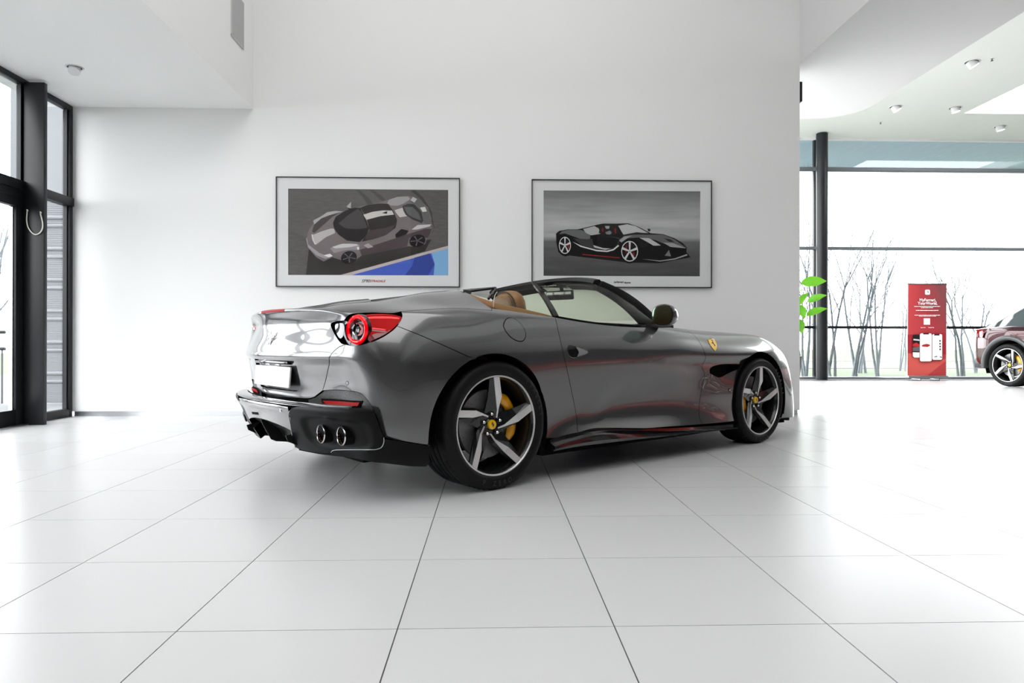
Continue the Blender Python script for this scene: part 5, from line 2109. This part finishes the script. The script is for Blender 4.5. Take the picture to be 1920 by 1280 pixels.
def picture(px0, py0, px1, py1, art, offx, label, caption):
    YW = YB
    a = at_y(px0, py0, YW - .035)
    b_ = at_y(px1, py1, YW - .035)
    cx = (a.x + b_.x) / 2
    z1, z0 = a.z, b_.z
    t = empty('framed_print', (cx, YW, (z0 + z1) / 2), 0, label, 'picture', 'framed car prints on the back wall')
    hw, hh = (b_.x - a.x) / 2, (z1 - z0) / 2
    bm = bmesh.new()
    fw = .009
    for lo, hi in (((-hw, -.035, hh - fw), (hw, -.004, hh)), ((-hw, -.035, -hh), (hw, -.004, -hh + fw)), ((-hw, -.035, -hh + fw), (-hw + fw, -.004, hh - fw)), ((hw - fw, -.035, -hh + fw), (hw, -.004, hh - fw))):
        bm_box(bm, lo, hi, 0)
    link_mesh('frame', from_bm('frame', bm), frame_black, t)
    box('mount_board', (-hw + fw, -.022, -hh + fw), (hw - fw, -.006, hh - fw), frame_mount, t)
    sc = 1920 / 380.0

    def to_xz(x, y):
        p = at_y(x / sc + offx, y / sc + 310, YW - .024)
        return (p.x - cx, p.z - (z0 + z1) / 2)
    link_mesh('print', print_mesh('print', art, to_xz, -.0225, .00012), None, t)
    for txt, (tx, ty), size, c, shear, al in caption:
        x, z = to_xz(tx, ty)
        me = text_mesh('lettering', txt, size, .0001, align=al, bold=.0008, shear=shear)
        me.materials.append(ink(c))
        link_mesh('lettering', me, None, t, (x, -.0235, z), (PI / 2, 0, 0))
    box('glazing', (-hw + fw, -.032, -hh + fw), (hw - fw, -.030, hh - fw), pic_glass, t)
    return t


picture(517, 330.5, 862, 538.5, ART1, 500, 'left framed print of a silver coupe beside a blue kerb, hung on the white wall',
        [('SF90', (975, 1096), .046, (90, 90, 92), .35, 'RIGHT'), ('STRADALE', (978, 1096), .034, (165, 45, 45), .35, 'LEFT')])
picture(997, 335.5, 1335, 539.5, ART2, 980, 'right framed print of a black open sports car under a grey sky',
        [('LaFerrari', (862, 1104), .028, (60, 30, 30), .4, 'LEFT'), ('Aperta', (960, 1110), .025, (50, 50, 50), .4, 'LEFT')])

# ---------------- ceiling spotlights
spot_body = mat('white_spot_housing', (.72, .72, .72), .4)
spot_dark = mat('dark_spot_gap', (.05, .06, .06), .6)
spot_lens = mat('lit_spot_lens', (.9, .9, .9), .3, emit=(1, .98, .95), estr=3.0)
spot_off = mat('unlit_spot_lens', (.75, .75, .76), .2)


def spotlight(px, py, Z, tilt, az, label, lit=True, s=1.0):
    p = at_z(px, py, Z)
    t = empty('ceiling_spotlight', (p.x, p.y, Z), 0, label, 'spotlight', 'round recessed ceiling spotlights')
    link_mesh('bezel', lathe_mesh('bezel', [(0, .082 * s), (-.006, .082 * s), (-.007, .098 * s), (-.001, .100 * s)], 40, 'z'), spot_body, t, (0, 0, 0))
    o = link_mesh('recess', lathe_mesh('recess', [(-.002, .0), (-.002, .083 * s)], 40, 'z'), spot_dark, t)
    h = link_mesh('lamp_head', lathe_mesh('lamp_head', [(.03 * s, .062 * s), (-.055 * s, .066 * s), (-.060 * s, .064 * s), (-.058 * s, .058 * s)], 40, 'z'), spot_body, t, (0, 0, -.012 * s), (R(tilt), 0, R(az)))
    link_mesh('lens', lathe_mesh('lens', [(-.057 * s, 0), (-.057 * s, .060 * s)], 32, 'z'), spot_lens if lit else spot_off, h)
    return t


spotlight(140, 126, 3.29, 28, 200, 'white tilting spotlight in the lowered ceiling by the left glazing', False, .75)
spotlight(1822, 116, CZ, 32, 250, 'largest spotlight on the far ceiling, beside a small sprinkler head', True, 1.2)
spotlight(1679, 200, CZ, 30, 250, 'spotlight on the far ceiling nearest the dropped slab', True, 1.2)
spotlight(1791, 202, CZ, 12, 250, 'spotlight on the far ceiling at the corner of the bright roof opening', True, 1.2)
spotlight(1875, 237, CZ, 12, 250, 'spotlight on the far ceiling closest to the far window, at right', True, 1.2)
for (px, py, lb) in ((1860, 110, 'small sprinkler head on the far ceiling beside the largest spotlight'), (1651, 229, 'small sprinkler head on the far ceiling near the window and column')):
    p = at_z(px, py, CZ)
    t = empty('sprinkler', (p.x, p.y, CZ), 0, lb, 'sprinkler', 'sprinkler heads')
    link_mesh('rosette', lathe_mesh('rosette', [(0, .0), (-.004, .03), (0, .032)], 20, 'z'), spot_body, t)
    link_mesh('nozzle', lathe_mesh('nozzle', [(0, .008), (-.03, .007), (-.032, .018), (-.036, .018), (-.037, 0)], 16, 'z'), spot_dark, t)

# ---------------- air grille high on the left bulkhead
gz0, gz1 = 3.80, 4.26
t = empty('air_grille', (-2.55, 6.925, gz0), 0, 'grey slatted air grille high on the bulkhead left of the prints', 'air grille')
gm = mat('grille_grey', (.50, .50, .50), .5)
box('backing', (.0, -.16, 0), (.004, .16, gz1 - gz0), mat('grille_dark', (.25, .25, .25), .7), t)
for lo, hi in (((0, -.165, -.01), (.012, .165, .006)), ((0, -.165, gz1 - gz0 - .006), (.012, .165, gz1 - gz0 + .01)), ((0, -.165, 0), (.012, -.155, gz1 - gz0)), ((0, .155, 0), (.012, .165, gz1 - gz0))):
    box('frame', lo, hi, gm, t)
bm = bmesh.new()
for k in range(20):
    y = -.150 + .0153 * k
    bm_box(bm, (.004, y, .006), (.011, y + .010, gz1 - gz0 - .006))
q = link_mesh('slat', from_bm('slat', bm), gm, t)
q['kind'] = 'stuff'

# ---------------- small fixtures past the wall end
bm = bmesh.new()
bm_box(bm, (0, -.05, -.11), (.055, .05, .11), .006)
tag(link_mesh('wall_speaker', from_bm('wall_speaker', bm), mat('dark_plastic', (.012, .013, .012), .6), None, (XR, YB + .10, 3.57)), 'small dark box speaker high on the end of the white wall', 'speaker')

# ---------------- potted plant behind the wall end
leaf_m = mat('plant_leaf', (.10, .34, .02), .35, spec=.4)
nt, N, L, b = nodes_of(leaf_m)
b.inputs['Subsurface Weight'].default_value = 0
trl = N.new('ShaderNodeBsdfTranslucent'); trl.inputs[0].default_value = (.16, .42, .02, 1)
mx = N.new('ShaderNodeMixShader'); mx.inputs[0].default_value = .35
L.new(b.outputs[0], mx.inputs[1]); L.new(trl.outputs[0], mx.inputs[2]); L.new(mx.outputs[0], N['Material Output'].inputs[0])
stem_m = add_noise(mat('plant_stem', (.12, .20, .05), .6), 40, .2)
PY = 13.6
plant = empty('potted_plant', (6.04, PY, 0), 0, 'tall green potted plant with broad leaves beyond the white wall', 'plant')
link_mesh('pot', lathe_mesh('pot', [(.03, 0), (.03, .15), (.06, .17), (.50, .22), (.52, .225), (.52, .205), (.46, .19), (.46, 0)], 40, 'z'), black_gloss, plant)
link_mesh('soil', lathe_mesh('soil', [(.465, 0), (.462, .198)], 32, 'z'), add_noise(mat('potting_soil', (.03, .02, .012), .95), 60, .4, bump=.4), plant)


def leaf_mesh(nm, L_=.42, W_=.20, bend=.25):
    V, Fc = [], []
    n = 12
    for i in range(n + 1):
        t = i / n
        wv = W_ * .5 * (math.sin(PI * min(1, t * 1.02) ** .85) ** .75) if 0 < t < 1 else .002
        z = -bend * L_ * t * t
        for s_ in (-1, -.5, 0, .5, 1):
            V.append((L_ * t, wv * s_, z + abs(s_) * wv * .28 + .006 * math.sin(t * 18) * abs(s_)))
    for i in range(n):
        for j in range(4):
            a = i * 5 + j
            Fc.append((a, a + 5, a + 6, a + 1))
    return mesh_from(nm, V, Fc, True)


lm = leaf_mesh('leaf')
lm.materials.append(leaf_m)
lms = leaf_mesh('leaf_small', .30, .17, .15)
lms.materials.append(leaf_m)
rnd = random.Random(5)
leaf_specs = [  # (base px, tip px, mesh, roll)
    ((1502, 531), (1549, 523), lm, 75), ((1496, 575), (1512, 545), lms, 0), ((1514, 566), (1546, 549), lm, 62), ((1512, 592), (1547, 573), lm, 55),
    ((1497, 572), (1509, 594), lms, 20), ((1496, 598), (1504, 622), lms, 10), ((1490, 520), (1502, 500), lms, 30)]
stems = [[(0, 0, .46), (.04, .0, 1.0), (.10, .02, 1.55), (.16, .02, 1.95)], [(.02, .03, .46), (-.06, .08, .9), (-.12, .1, 1.5)], [(-.02, -.03, .46), (-.10, -.10, 1.0), (-.22, -.12, 1.7)]]
for st_ in stems:
    tube('stem', cr_spline(st_, 6), .014, stem_m, plant, 8)


def put_leaf(base, tip, mesh, roll):
    d = tip - base
    x = d.normalized()
    up = Vector((0, 0, 1))
    y = up.cross(x).normalized()
    z = x.cross(y)
    M4 = Matrix((x, y, z)).transposed().to_4x4() @ Matrix.Rotation(R(roll), 4, 'X') @ Matrix.Scale(d.length / (.42 if mesh is lm else .30), 4)
    M4.translation = base - Vector(plant.location)
    o = link_mesh('leaf', mesh, None, plant)
    o.matrix_local = M4


for bp, tp, ms_, rl in leaf_specs:
    b0, t0 = at_y(bp[0], bp[1], PY + .1), at_y(tp[0], tp[1], PY - .12)
    put_leaf(b0, t0, ms_, rl)
    sx_ = Vector((6.04 + .10, PY, max(.9, b0.z - .35)))
    tube('petiole', [sx_ - Vector(plant.location), (sx_ + b0) / 2 + Vector((0, 0, .05)) - Vector(plant.location), b0 - Vector(plant.location)], .006, stem_m, plant, 6)
for k in range(16):
    st_ = stems[k % 3]
    b0 = Vector(st_[-1]).lerp(Vector(st_[1]), rnd.random()) + Vector(plant.location)
    a = PI * (.55 + .9 * rnd.random())
    t0 = b0 + Vector((math.cos(a) * .4, math.sin(a) * .4, rnd.uniform(-.1, .25)))
    put_leaf(b0, t0, lm, rnd.uniform(-30, 30))

# ---------------- roll-up banner
BYY = 14.2
cB = at_y(1737.5, 706, BYY)
ban = empty('roll_up_banner', (cB.x, BYY, 0), 0, 'red roll-up banner with three phones standing by the far window', 'banner')


def bxz(x, y):
    p = at_y(x / 6.0917 + 1680, y / 6.0952 + 510, BYY)
    return (p.x - cB.x, p.z)


red_print = mat('banner_red', (.5, .05, .06), .45, spec=.2)
nt, N, L, b = nodes_of(red_print)
tc = N.new('ShaderNodeTexCoord'); sx = N.new('ShaderNodeSeparateXYZ'); L.new(tc.outputs['Generated'], sx.inputs[0])
mm = N.new('ShaderNodeMath'); mm.operation = 'MULTIPLY'; L.new(sx.outputs['X'], mm.inputs[0]); L.new(sx.outputs['Z'], mm.inputs[1])
rmp = N.new('ShaderNodeValToRGB'); L.new(mm.outputs[0], rmp.inputs[0])
e_ = rmp.color_ramp.elements
e_[0].position = 0; e_[0].color = (*lin(172, 62, 64), 1); e_[1].position = .8; e_[1].color = (*lin(112, 62, 64), 1)
q = e_.new(.35); q.color = (*lin(150, 52, 58), 1)
L.new(rmp.outputs[0], b.inputs['Base Color'])


def rrect(x0, y0, x1, y1, r):
    out = []
    for cx, cy, a0 in ((x1 - r, y0 + r, -90), (x1 - r, y1 - r, 0), (x0 + r, y1 - r, 90), (x0 + r, y0 + r, 180)):
        for k in range(5):
            a = R(a0 + 90 * k / 4)
            out.append((cx + r * math.cos(a), cy + r * math.sin(a)))
    return out


wht = (245, 245, 245)
shapes = [(red_print, [(140, 140), (578, 140), (570, 1190), (132, 1190)]),
          ((150, 40, 48), [(133, 715), (572, 690), (572, 940), (133, 930)]),
          ((190, 82, 76), [(133, 925), (260, 935), (400, 1020), (566, 990), (566, 1190), (132, 1190)]),
          ((165, 58, 60), [(345, 1190), (566, 1015), (567, 1190)]),
          (wht, rrect(330, 200, 388, 258, 14)),
          (wht, [(315, 527), (388, 527), (388, 600), (315, 600)])]
for y_, x0, x1, h_ in ((392, 207, 502, 8), (407, 283, 420, 7), (438, 222, 480, 9), (492, 207, 497, 7), (503, 255, 448, 6)):
    x = x0
    k = 0
    while x < x1:                      # words too small to read: short strokes of differing length
        wdt = (14, 22, 9, 27, 17, 31, 12)[k % 7]
        shapes.append((wht, [(x, y_ - h_ / 2), (min(x + wdt, x1), y_ - h_ / 2), (min(x + wdt, x1), y_ + h_ / 2), (x, y_ + h_ / 2)]))
        x += wdt + 3
        k += 1
shapes += [((30, 28, 30), rrect(183, 715, 290, 975, 18)), (wht, [(184, 915), (290, 918), (290, 975), (200, 975), (184, 960)]), ((200, 200, 200), [(190, 762), (262, 770), (262, 785), (190, 778)]),
           ((180, 40, 45), [(184, 820), (225, 805), (262, 830), (262, 850), (184, 850)]), ((90, 90, 92), [(184, 860), (262, 850), (262, 905), (184, 900)]),
           ((120, 30, 38), rrect(400, 704, 522, 1010, 20)), (wht, rrect(404, 708, 518, 1002, 18)), ((40, 30, 32), rrect(425, 708, 487, 724, 5)),
           ((110, 30, 36), rrect(258, 694, 404, 1024, 20)), (wht, rrect(263, 699, 398, 1019, 18)), ((50, 30, 34), rrect(300, 699, 366, 712, 5)),
           ((150, 40, 40), [(283, 838), (300, 828), (340, 820), (375, 828), (378, 842), (350, 850), (290, 850)]), ((60, 60, 60), [(290, 850), (350, 850), (372, 846), (350, 854)]),
           ((215, 215, 215), [(290, 752), (372, 752), (372, 757), (290, 757)]), ((215, 215, 215), [(300, 782), (362, 782), (362, 786), (300, 786)])]
for k, y_ in enumerate((785, 818, 850, 882)):
    shapes += [((70, 40, 44), [(484, y_ - 9), (499, y_ - 9), (499, y_ + 9), (484, y_ + 9)]), ((215, 215, 215), [(415, y_ - 4), (465, y_ - 4), (465, y_), (415, y_)])]
shapes += [((90, 90, 90), [(425, 965), (455, 955), (460, 966), (428, 972)]), ((40, 36, 38), [(488, 962), (512, 968), (512, 976), (492, 972)])]
pm = print_mesh('banner_sheet', shapes, bxz, -.001, .0004)
link_mesh('banner_sheet', pm, None, ban)
x0, z0_ = bxz(130, 1192); x1, z1_ = bxz(578, 138)
box('sheet_back', (x0, -.0005, z0_), (x1, .003, z1_), white_plastic, ban)
for txt, (x, y), s_, c in (('MyFerrari,', (355, 320), .085, wht), ('YourWorld.', (355, 358), .085, wht), ('App Store', (303, 633), .026, wht), ('Google Play', (395, 633), .026, wht)):
    X_, Z_ = bxz(x, y)
    me = text_mesh('lettering', txt, s_, .0003, bold=.0022 if s_ > .05 else .0004)
    me.materials.append(ink(c))
    link_mesh('lettering', me, None, ban, (X_, -.020, Z_), (PI / 2, 0, 0))
X_, Z_ = bxz(359, 229)
hm = flat_shape('banner_horse', [((a - .48) * .045, (b_ - .5) * .055) for a, b_ in HORSE], .0004)
hm.materials.append(ink((60, 50, 50)))
link_mesh('banner_horse', hm, None, ban, (X_, -.020, Z_))
box('top_rail', (x0 - .005, -.012, z1_ - .005), (x1 + .005, .012, z1_ + .018), alu, ban, .003)
box('cassette', (x0 - .004, -.05, .035), (x1 + .004, .05, z0_ + .02), alu, ban, .01)
for fx in (-.24, .16):
    box('foot', (fx - .012, -.17, .0), (fx + .012, .13, .035), alu, ban, .004)
tube('rear_pole', [(0, .03, .05), (0, .03, z1_)], .008, alu, ban, 8)

# ---------------- second car at the right edge
suv_paint = mat('plum_red_paint', (.045, .008, .012), .25, metal=.5, coat=1.0, coat_rough=.02)
clad = mat('grey_cladding', (.05, .05, .052), .35, coat=.3)
HD = R(-79.8)
sx0 = np.array([9.30, 12.02, 0])
sdir = np.array([math.cos(HD), math.sin(HD), 0])
sleft = np.array([-math.sin(HD), math.cos(HD), 0])
# the wheel we see is on its right-hand side (facing the left of the picture)
suv_o = sx0 + 1.0 * sleft
suv = empty('parked_car', tuple(suv_o), HD, 'dark red car cut off by the right edge, five-spoke wheel and yellow caliper', 'car')


def suv_sec(x):
    """closed outline (y, z) of the body at x, right half mirrored"""
    wr = interp(x, [-.92, -.80, -.5, 0, 1.0, 2.6, 3.0, 3.7, 3.95], [.70, .86, .96, 1.01, .985, 1.005, .99, .90, .60])
    zb = interp(x, [-.92, -.7, 0, 3.2, 3.95], [.45, .32, .28, .24, .30])
    zs = interp(x, [-.92, -.6, 0, 1.0, 2.0, 3.0, 3.7, 3.95], [1.06, 1.08, 1.10, 1.07, 1.04, .98, .82, .62])
    half = [(wr * .90, zb), (wr * .985, zb + .10), (wr, (zb + zs) * .5), (wr * .99, zs - .16), (wr * .95, zs - .05), (wr * .86, zs), (wr * .45, zs + .02)]
    return half


xs2 = list(np.linspace(-.92, -.5, 8)) + list(np.linspace(-.4, 3.95, 30))
V, Fc = [], []
for x in xs2:
    h_ = suv_sec(x)
    for y, z in [(-y, z) for y, z in h_] + [(y, z) for y, z in h_[::-1]]:
        V.append((x, y, z))
k_ = 14


def in_arch(x, z):
    return math.hypot(x, z - .385) < .47 or math.hypot(x - 3.02, z - .385) < .47


# finer side mesh so that the wheel arches can be cut
V, Fc = [], []
XS = np.linspace(-.92, 3.95, 98)
rows_n = 0
for x in XS:
    h_ = suv_sec(x)
    P = cr_spline(h_, 5)
    full = [(-p[0], p[1]) for p in P] + [(p[0], p[1]) for p in P[::-1]]
    rows_n = len(full)
    for y, z in full:
        xx_ = x
        if abs(y) > .8:
            for xc_ in (0, 3.02):
                r_ = math.hypot(x - xc_, z - .385)
                if .42 < r_ < .50:
                    s_ = .47 / max(r_, 1e-6)
                    xx_ = xc_ + (x - xc_) * s_
                    z = .385 + (z - .385) * s_
        V.append((xx_, y, z))
for i in range(len(XS) - 1):
    for j in range(rows_n - 1):
        q = [i * rows_n + j, (i + 1) * rows_n + j, (i + 1) * rows_n + j + 1, i * rows_n + j + 1]
        cxx = sum(V[a][0] for a in q) / 4
        czz = sum(V[a][2] for a in q) / 4
        if in_arch(cxx, czz) and abs(V[q[0]][1]) > .6:
            continue
        Fc.append(tuple(q))
Fc.append(tuple(range(rows_n)))
link_mesh('body', mesh_from('body', V, Fc, True), suv_paint, suv)
for xc_ in (0, 3.02):
    for s_ in (-1, 1):
        V, Fc = [], []
        for k in range(33):
            a = R(-8 + 196 * k / 32)
            for r_, y in ((.455, .90), (.455, 1.008), (.475, 1.026), (.525, 1.022), (.54, 1.0)):
                V.append((xc_ + r_ * math.cos(a), s_ * y, .385 + r_ * math.sin(a)))
        for k in range(32):
            for j in range(4):
                a = k * 5 + j
                Fc.append((a, a + 1, a + 6, a + 5))
        link_mesh('arch_cladding', mesh_from('arch_cladding', V, Fc, True), clad, suv)
        V, Fc = [], []
        for k in range(25):
            a = R(-20 + 220 * k / 24)
            V += [(xc_ + .47 * math.cos(a), s_ * .98, .385 + .47 * math.sin(a)), (xc_ + .47 * math.cos(a), s_ * .55, .385 + .47 * math.sin(a))]
        for k in range(24):
            Fc.append((2 * k, 2 * k + 1, 2 * k + 3, 2 * k + 2))
        V.append((xc_, s_ * .55, .385))
        for k in range(24):
            Fc.append((2 * k + 1, len(V) - 1, 2 * k + 3))
        link_mesh('arch_liner', mesh_from('arch_liner', V, Fc, True), black_matt, suv)
# cabin and roof
rows = []
for x, zt, w0, w1 in ((-.70, 1.12, .80, .70), (-.35, 1.36, .84, .64), (.2, 1.52, .86, .62), (1.0, 1.58, .87, .62), (1.7, 1.50, .86, .62), (2.3, 1.20, .82, .66), (2.55, 1.02, .78, .68)):
    rows.append([Vector((x, -w0, 1.03)), Vector((x, -(w0 + w1) / 2, (1.06 + zt) / 2)), Vector((x, -w1, zt - .03)), Vector((x, 0, zt + .02)), Vector((x, w1, zt - .03)), Vector((x, (w0 + w1) / 2, (1.06 + zt) / 2)), Vector((x, w0, 1.03))])
strip_solid('glazed_cabin', rows, grey_glass, suv)
for s_ in (-1, 1):
    rows = []
    for t, yv in ((0, .60), (.5, .80), (.85, .90), (1, .955)):
        xb_ = interp(yv, [.6, .7, .86, .96], [-.925, -.925, -.82, -.55])
        hh = .05 + .05 * t
        rows.append([Vector((xb_ - .012, s_ * yv, .93 + .02 * t)), Vector((xb_ + .02, s_ * (yv + .012), .93 - .04 * t)), Vector((xb_ + .05, s_ * yv, .98)), Vector((xb_ + .02, s_ * (yv + .01), 1.03 + .02 * t))])
    strip_solid('tail_lamp', rows, red_dark, suv)
box('rear_valance', (-.96, -.72, .30), (-.70, .72, .50), clad, suv, .03)
box('underbody', (-.6, -.8, .24), (3.6, .8, .34), black_matt, suv)
for (xc_, s_, ca_) in ((0, -1, (-34, 58)), (0, 1, (122, 214)), (3.02, -1, (146, 222)), (3.02, 1, (-42, 34))):
    wv = make_wheel(suv, (xc_, s_ * 1.0, .39), s_, .347, .29, ca_, 20)
    wv.scale = (1.115, 1.0, 1.115)
suvw = [o for o in suv.children if o.name.startswith('wheel')]
for wv in suvw:
    for ch in wv.children:
        if ch.name.split('.')[0] == 'spoke':
            pass

# ---------------- louvred outside wall, railing and bare trees
lw = empty('clad_wing', (-5.4, 9.0, 0), 0, 'white clad wing outside the left window with paired horizontal ribs', 'building')
pan = mat('white_cladding', (.125, .135, .145), .5)
box('cladding_panel', (-.80, 0, -.1), (.75, .2, 4.6), pan, lw)
for k in range(-1, 6):
    zz = .28 + .402 * k
    for dz in (0, .105):
        bm = bmesh.new()
        n = 8
        vs0, vs1 = [], []
        for q in range(n + 1):
            a = PI * q / n
            vs0.append(bm.verts.new((-.80, -.030 * math.sin(a), zz + dz + .028 * math.cos(a))))
            vs1.append(bm.verts.new((.75, -.030 * math.sin(a), zz + dz + .028 * math.cos(a))))
        for q in range(n):
            bm.faces.new((vs0[q], vs1[q], vs1[q + 1], vs0[q + 1]))
        link_mesh('rib', from_bm('rib', bm, 60), pan, lw)
bm = bmesh.new()
for k in range(110):
    bm_box(bm, (-.80, -.006, .02 + k * .024), (.75, 0, .034 + k * .024))
q = link_mesh('fine_rib', from_bm('fine_rib', bm), pan, lw)
q['kind'] = 'stuff'
rail_m = mat('galvanised_rail', (.06, .065, .07), .5)
rl = empty('railing', (-7.3, 9.2, -.1), 0, 'metal railing with dark mesh infill outside the glass door', 'railing')
for z in (1.02, .80):
    tube('rail', [(-2, 0, z), (.9, 0, z)], .022, rail_m, rl, 8)
for x in (-1.8, -.5, .8):
    tube('post', [(x, 0, 0), (x, 0, 1.02)], .02, rail_m, rl, 8)
bm = bmesh.new()
for k in range(58):
    bm_box(bm, (-2 + k * .05, -.003, .05), (-2 + k * .05 + .022, .003, .78))
q = link_mesh('mesh_infill', from_bm('mesh_infill', bm), rail_m, rl)
q['kind'] = 'stuff'

bark = add_noise(mat('bark', (.20, .22, .24), .9), 12, .3)  # outdoor haze put into the colour, paler than plain bark
twig_m = mat('twig', (.28, .31, .34), .9)  # twigs paled for haze in the same way


def make_tree(x, y, h, seed, label, spread=1.0, rad=.08):
    rnd = random.Random(seed)
    t = empty('bare_tree', (x, y, -.13), 0, label, 'tree', 'bare winter trees outside')
    pts, V, Fc = [], [], []
    tw = [[], []]

    def seg(p, q, r0, r1, buf, sides):
        V_, F_ = buf
        d = (q - p).normalized()
        a = d.orthogonal().normalized()
        b_ = d.cross(a)
        k = len(V_)
        for c, r_ in ((p, r0), (q, r1)):
            for s_ in range(sides):
                an = 2 * PI * s_ / sides
                V_.append(c + (a * math.cos(an) + b_ * math.sin(an)) * r_)
        for s_ in range(sides):
            F_.append((k + s_, k + (s_ + 1) % sides, k + sides + (s_ + 1) % sides, k + sides + s_))
    trunk = [[], []]

    def grow(p, d, ln, r, depth):
        n = 4 if depth < 2 else 3
        for i in range(n):
            q = p + d * (ln / n)
            r1 = r * (1 - .18)
            seg(p, q, r, r1, trunk if depth < 2 else tw, 6 if depth < 2 else 3)
            p, r = q, r1
            d = (d + Vector((rnd.gauss(0, .07), rnd.gauss(0, .07), rnd.gauss(.03, .05)))).normalized()
            if depth < 4 and (i > 0 or depth > 0) and rnd.random() < (.95 if depth < 3 else .7):
                a = rnd.uniform(0, 2 * PI)
                side = Vector((math.cos(a), math.sin(a), 0))
                nd = (d * rnd.uniform(.5, .9) + side * rnd.uniform(.35, .8) * spread + Vector((0, 0, .12))).normalized()
                grow(p, nd, ln * rnd.uniform(.5, .75), r * rnd.uniform(.45, .65), depth + 1)
        if depth < 4:
            for k in range(2):
                a = rnd.uniform(0, 2 * PI)
                nd = (d + Vector((math.cos(a), math.sin(a), 0)) * .45 * spread).normalized()
                grow(p, nd, ln * rnd.uniform(.5, .7), r * .7, depth + 1)
    for k in range(3):
        a = rnd.uniform(0, 2 * PI)
        grow(Vector((rnd.uniform(-.12, .12), rnd.uniform(-.1, .1), 0)), Vector((math.cos(a) * .16, math.sin(a) * .16, 1)).normalized(), h * rnd.uniform(.42, .55), rad * rnd.uniform(.7, 1), 0)
    link_mesh('trunk', mesh_from('trunk', *trunk, smooth=True), bark, t)
    q = link_mesh('twigs', mesh_from('twigs', *tw), twig_m, t)
    q['kind'] = 'stuff'
    return t


tree_specs = [(1508, 17.6, 4.6, 'bare tree behind the potted plant, left of the round column'), (1562, 17.2, 5.0, 'bare multi-stemmed tree just right of the round column'),
              (1601, 18.2, 5.2, 'bare forked tree, second right of the round column'), (1617, 20.5, 4.6, 'thin bare tree, third right of the round column'),
              (1646, 17.6, 4.9, 'bare tree midway between the round column and the banner'), (1690, 22.0, 4.3, 'pale bare tree just left of the red banner'),
              (1797, 18.5, 4.0, 'bare tree just right of the red banner'), (1826, 20.5, 4.2, 'bare tree between the banner and the parked car')]
for k, (px, Y, h_, lb) in enumerate(tree_specs):
    p = at_y(px, 700, Y)
    make_tree(p.x, Y, h_ * 1.0, 11 + k * 7, lb, .8, .046 if k != 5 else .034)
make_tree(-8.35, 11.6, 4.4, 77, 'bare tree outside the glass door at far left', 1.0, .07)
# ---------------- red car out of frame to the right: it is what the grey flank mirrors
red_paint = mat('red_car_paint', (.42, .015, .010), .25, coat=1.0, coat_rough=.02)


def copy_car(src, loc, rz, paint_from, paint_to):
    r = src.copy()
    COL.objects.link(r)
    r.location = loc
    r.rotation_euler = (0, 0, rz)

    def cp_(o, par):
        c = o.copy()
        COL.objects.link(c)
        c.parent = par
        for i, sl in enumerate(c.material_slots):
            if sl.material == paint_from:
                sl.link = 'OBJECT'
                sl.material = paint_to
        for ch in o.children:
            cp_(ch, c)
    for ch in list(src.children):
        cp_(ch, r)
    return r


rc = copy_car(car, (9.4, 1.9, 0), R(88), paint, red_paint)
rc['label'] = 'red convertible out of frame at right, mirrored in the grey car flank'
